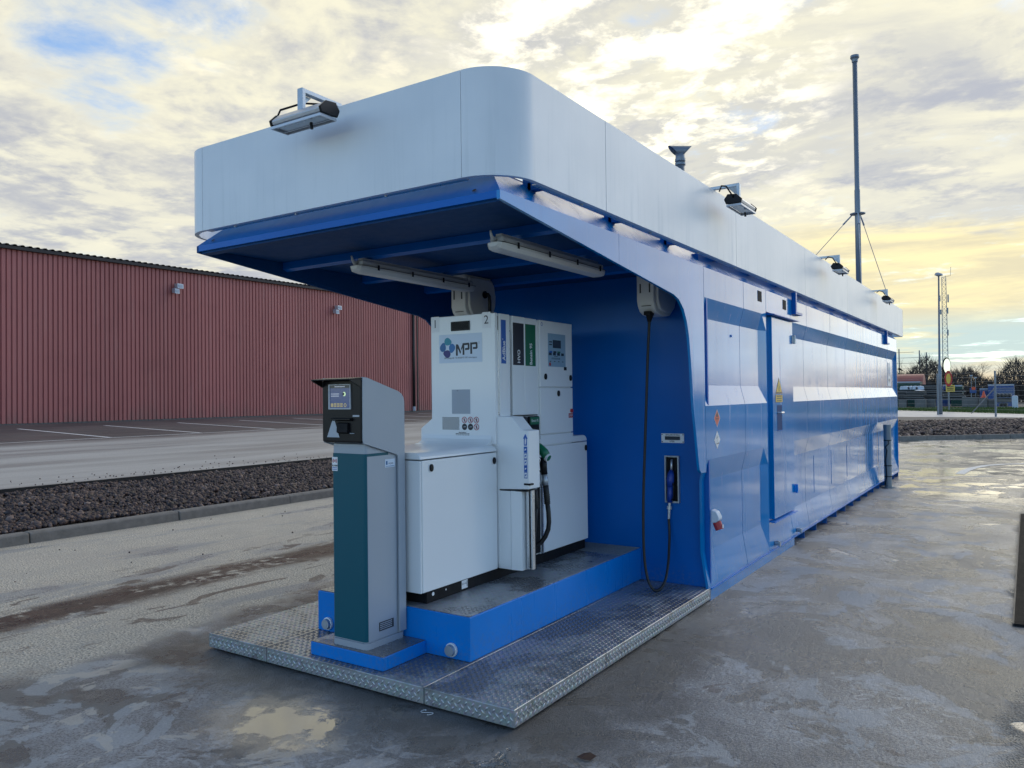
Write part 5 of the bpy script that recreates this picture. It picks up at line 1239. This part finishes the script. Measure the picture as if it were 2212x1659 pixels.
block(2000, 2020, 862, 879, 82.5, 'concrete block behind the street lamp base'); block(2078, 2114, 858, 879, 81, 'wide concrete block behind the slanting fence brace')
block(2115, 2133, 859, 879, 80.5, 'concrete block under the orange cone'); block(2134, 2150, 862, 879, 80.7, 'concrete block left of the right-hand fence post')
# sacks and tarpaulin
for i, (px, w) in enumerate(((1955, .5), (1966, .28), (1976, .35), (1986, .4))):
    b = at(px, 838, 83.3); tag(MB().prism([(b.x - w, 1.745), (b.x + w, 1.745), (b.x + w * .9, 2.06), (b.x + w * .2, 2.13), (b.x - w * .85, 2.08)], 'y', 83.2, 83.8).build('sack', 'pale_plastic', bevel=.06), ['wide pale sack on the slats nearest the blue wall', 'narrow pale sack, second from the blue wall', 'pale sack third from the blue wall', 'pale sack farthest from the blue wall'][i], 'sack', 'pale sacks on the slats')
tag(MB().add([(at(1975, 845, 81.9).x, 81.9, 1.64), (at(1996, 845, 81.9).x, 81.9, 1.65), (at(1996, 845, 81.9).x, 83.2, 1.68), (at(1975, 845, 81.9).x, 83.2, 1.69), (at(1985, 845, 81.9).x, 82.4, 1.74)], [(0, 1, 4), (1, 2, 4), (2, 3, 4), (3, 0, 4)]).build('tarpaulin', 'pale_plastic'), 'pale tarpaulin over the second slat stack', 'tarpaulin')
# red tank, green and blue containers
a = at(1925, 812, 92); b = at(2003, 812, 92)
TK = tag(empty('tank', (-9, 92, 0)), 'long red tank roof behind the green container', 'tank')
MB().prism([(a.x, 1.2), (b.x, 1.2)] and [(92 + 1.6 * math.cos(t_), 1.9 + 1.55 * math.sin(t_)) for t_ in [math.pi * 2 * i / 24 for i in range(24)]], 'x', a.x - 4, b.x - .3).build('shell', 'tank_red', TK, smooth=False, bevel=.02)
for dx in (-4, -1): MB().box(b.x + dx, b.x + dx + .3, 91, 93, 0, 1).build('saddle', 'concrete_block', TK)
def container(px0, px1, py0, Y, mat, label, d=2.4):
    a = at(px0, 870, Y); b = at(px1, py0, Y); T = tag(empty('container', ((a.x + b.x) / 2, Y, 0)), label, 'container')
    mb = MB(); n = max(4, int((b.x - a.x) / .3)); 
    MB().box(a.x, b.x, Y + .05, Y + d, .15, b.z).build('shell', mat, T)
    for k in range(n): x_ = a.x + (b.x - a.x) * k / n; mb.box(x_ + .03, x_ + (b.x - a.x) / n * .6, Y, Y + .05, .2, b.z - .12)
    mb.build('side_ribs', mat, T); MB().box(a.x - .02, b.x + .02, Y - .03, Y + .1, b.z - .12, b.z + .02).build('top_rail', 'sticker_grey', T); MB().box(a.x, b.x, Y, Y + .1, 0, .15).build('bottom_rail', mat, T)
    return T
container(1925, 1987, 824, 88, 'container_green', 'dark green container with pale rim in front of the red tank')
container(2018, 2052, 831, 91, 'container_blue', 'dark blue container behind the traffic sign')
container(2117, 2134, 839, 90, 'container_blue', 'small dark blue container left of the pale blue one')
container(2135, 2190, 830, 89, 'container_blue', 'wide blue container behind the wire cage and pipes')
container(2054, 2078, 832, 90, 'container_green', 'small green skip right of the traffic sign')
# pipe stack
PS = empty('pipe_stack', (at(2170, 870, 79).x, 79, 0)); tag(PS, 'stack of concrete pipes seen end on, right of the fence post', 'pipe stack')
for row, (n, px0, pz) in enumerate(((4, 2156, 1.10), (2, 2163, .28))):
    for k in range(n):
        b = at(px0 + k * 8.2, 870, 79); p_ = MB(); r_ = .19
        p_.tube([(b.x, 79, pz), (b.x, 81, pz)], r_, 12, cap=False); p_.disc((b.x, 78.99, pz), (0, -1, 0), r_, r_ * .62, 12); p_.build('pipe', 'concrete_block', PS); MB().disc((b.x, 79.05, pz), (0, -1, 0), r_ * .63, 0, 12).build('pipe_bore', 'dark_gap', PS)
b0, b1 = at(2153, 870, 79.2), at(2184, 870, 79.2); box('pipe_cradle', 'concrete_block', PS, b0.x, b1.x, 79.3, 80.8, .5, .88)
tag(MB().prism([(at(2186, 870, 78).x, 0), (at(2199, 870, 78).x, 0), (at(2199, 870, 78).x, 1.02), (at(2197, 870, 78).x, 1.1), (at(2188, 870, 78).x, 1.1), (at(2186, 870, 78).x, 1.0)], 'y', 78, 79).build('bulk_bag', 'pale_plastic', bevel=.05), 'pale blue-white bulk bag right of the pipe stack', 'bulk bag')
# wire cage
CG = tag(empty('wire_cage', (at(2160, 870, 84).x, 84, 0)), 'grey wire mesh cage behind the pipe stack', 'cage')
a, b = at(2146, 870, 84), at(2192, 838, 84); cg = MB()
for k in range(22): x_ = a.x + (b.x - a.x) * k / 21; cg.tube([(x_, 84, .3), (x_, 84, b.z)], .018, 3)
for z in (.3, .8, 1.3, b.z): cg.tube([(a.x, 84, z), (b.x, 84, z)], .022, 3)
cg.build('mesh_side', 'pole_galv', CG)
# cone, barrier, posts
cn = at(2125, 852, 80.9); z0 = at(2125, 859, 80.9).z
tag(MB().tube([(cn.x, 80.9, z0), (cn.x, 80.9, z0 + .04), (cn.x, 80.9, z0 + .05), (cn.x, 80.9, z0 + .62)], [.27, .27, .19, .04], 10).build('traffic_cone', 'orange'), 'orange traffic cone on top of the concrete blocks', 'cone')
SGN = tag(empty('barrier_sign', (at(2103, 850, 84).x, 84, 0)), 'blue and orange roadwork panel beside the blue containers', 'sign')
a, b = at(2095, 849, 84), at(2109, 838, 84); box('panel', 'container_blue', SGN, a.x, b.x, 84, 84.05, a.z, b.z); a2, b2 = at(2099, 842, 83.9), at(2107, 836, 83.9); box('orange_panel', 'orange', SGN, a2.x, b2.x, 83.9, 83.94, a2.z, b2.z)
MB().tube([(a.x + .1, 84.1, 0), (a.x + .1, 84.1, a.z + .1)], .03, 6).build('post', 'pole_galv', SGN)
for i, (px, h, lab) in enumerate(((2099, 3.0, 'thin pole with small lamp head, left of two'), (2108, 2.8, 'thin pole with small lamp head, right of two'))):
    b = at(px, 870, 86); Q = tag(empty('lamp_pole', (b.x, 86, 0)), lab, 'lamp pole', 'thin lamp poles in the storage yard'); MB().tube([(b.x, 86, 0), (b.x, 86, h)], .025, 6).build('pole', 'pole_galv', Q); box('lamp_head', 'sticker_grey', Q, b.x - .12, b.x + .12, 85.9, 86.1, h, h + .12)
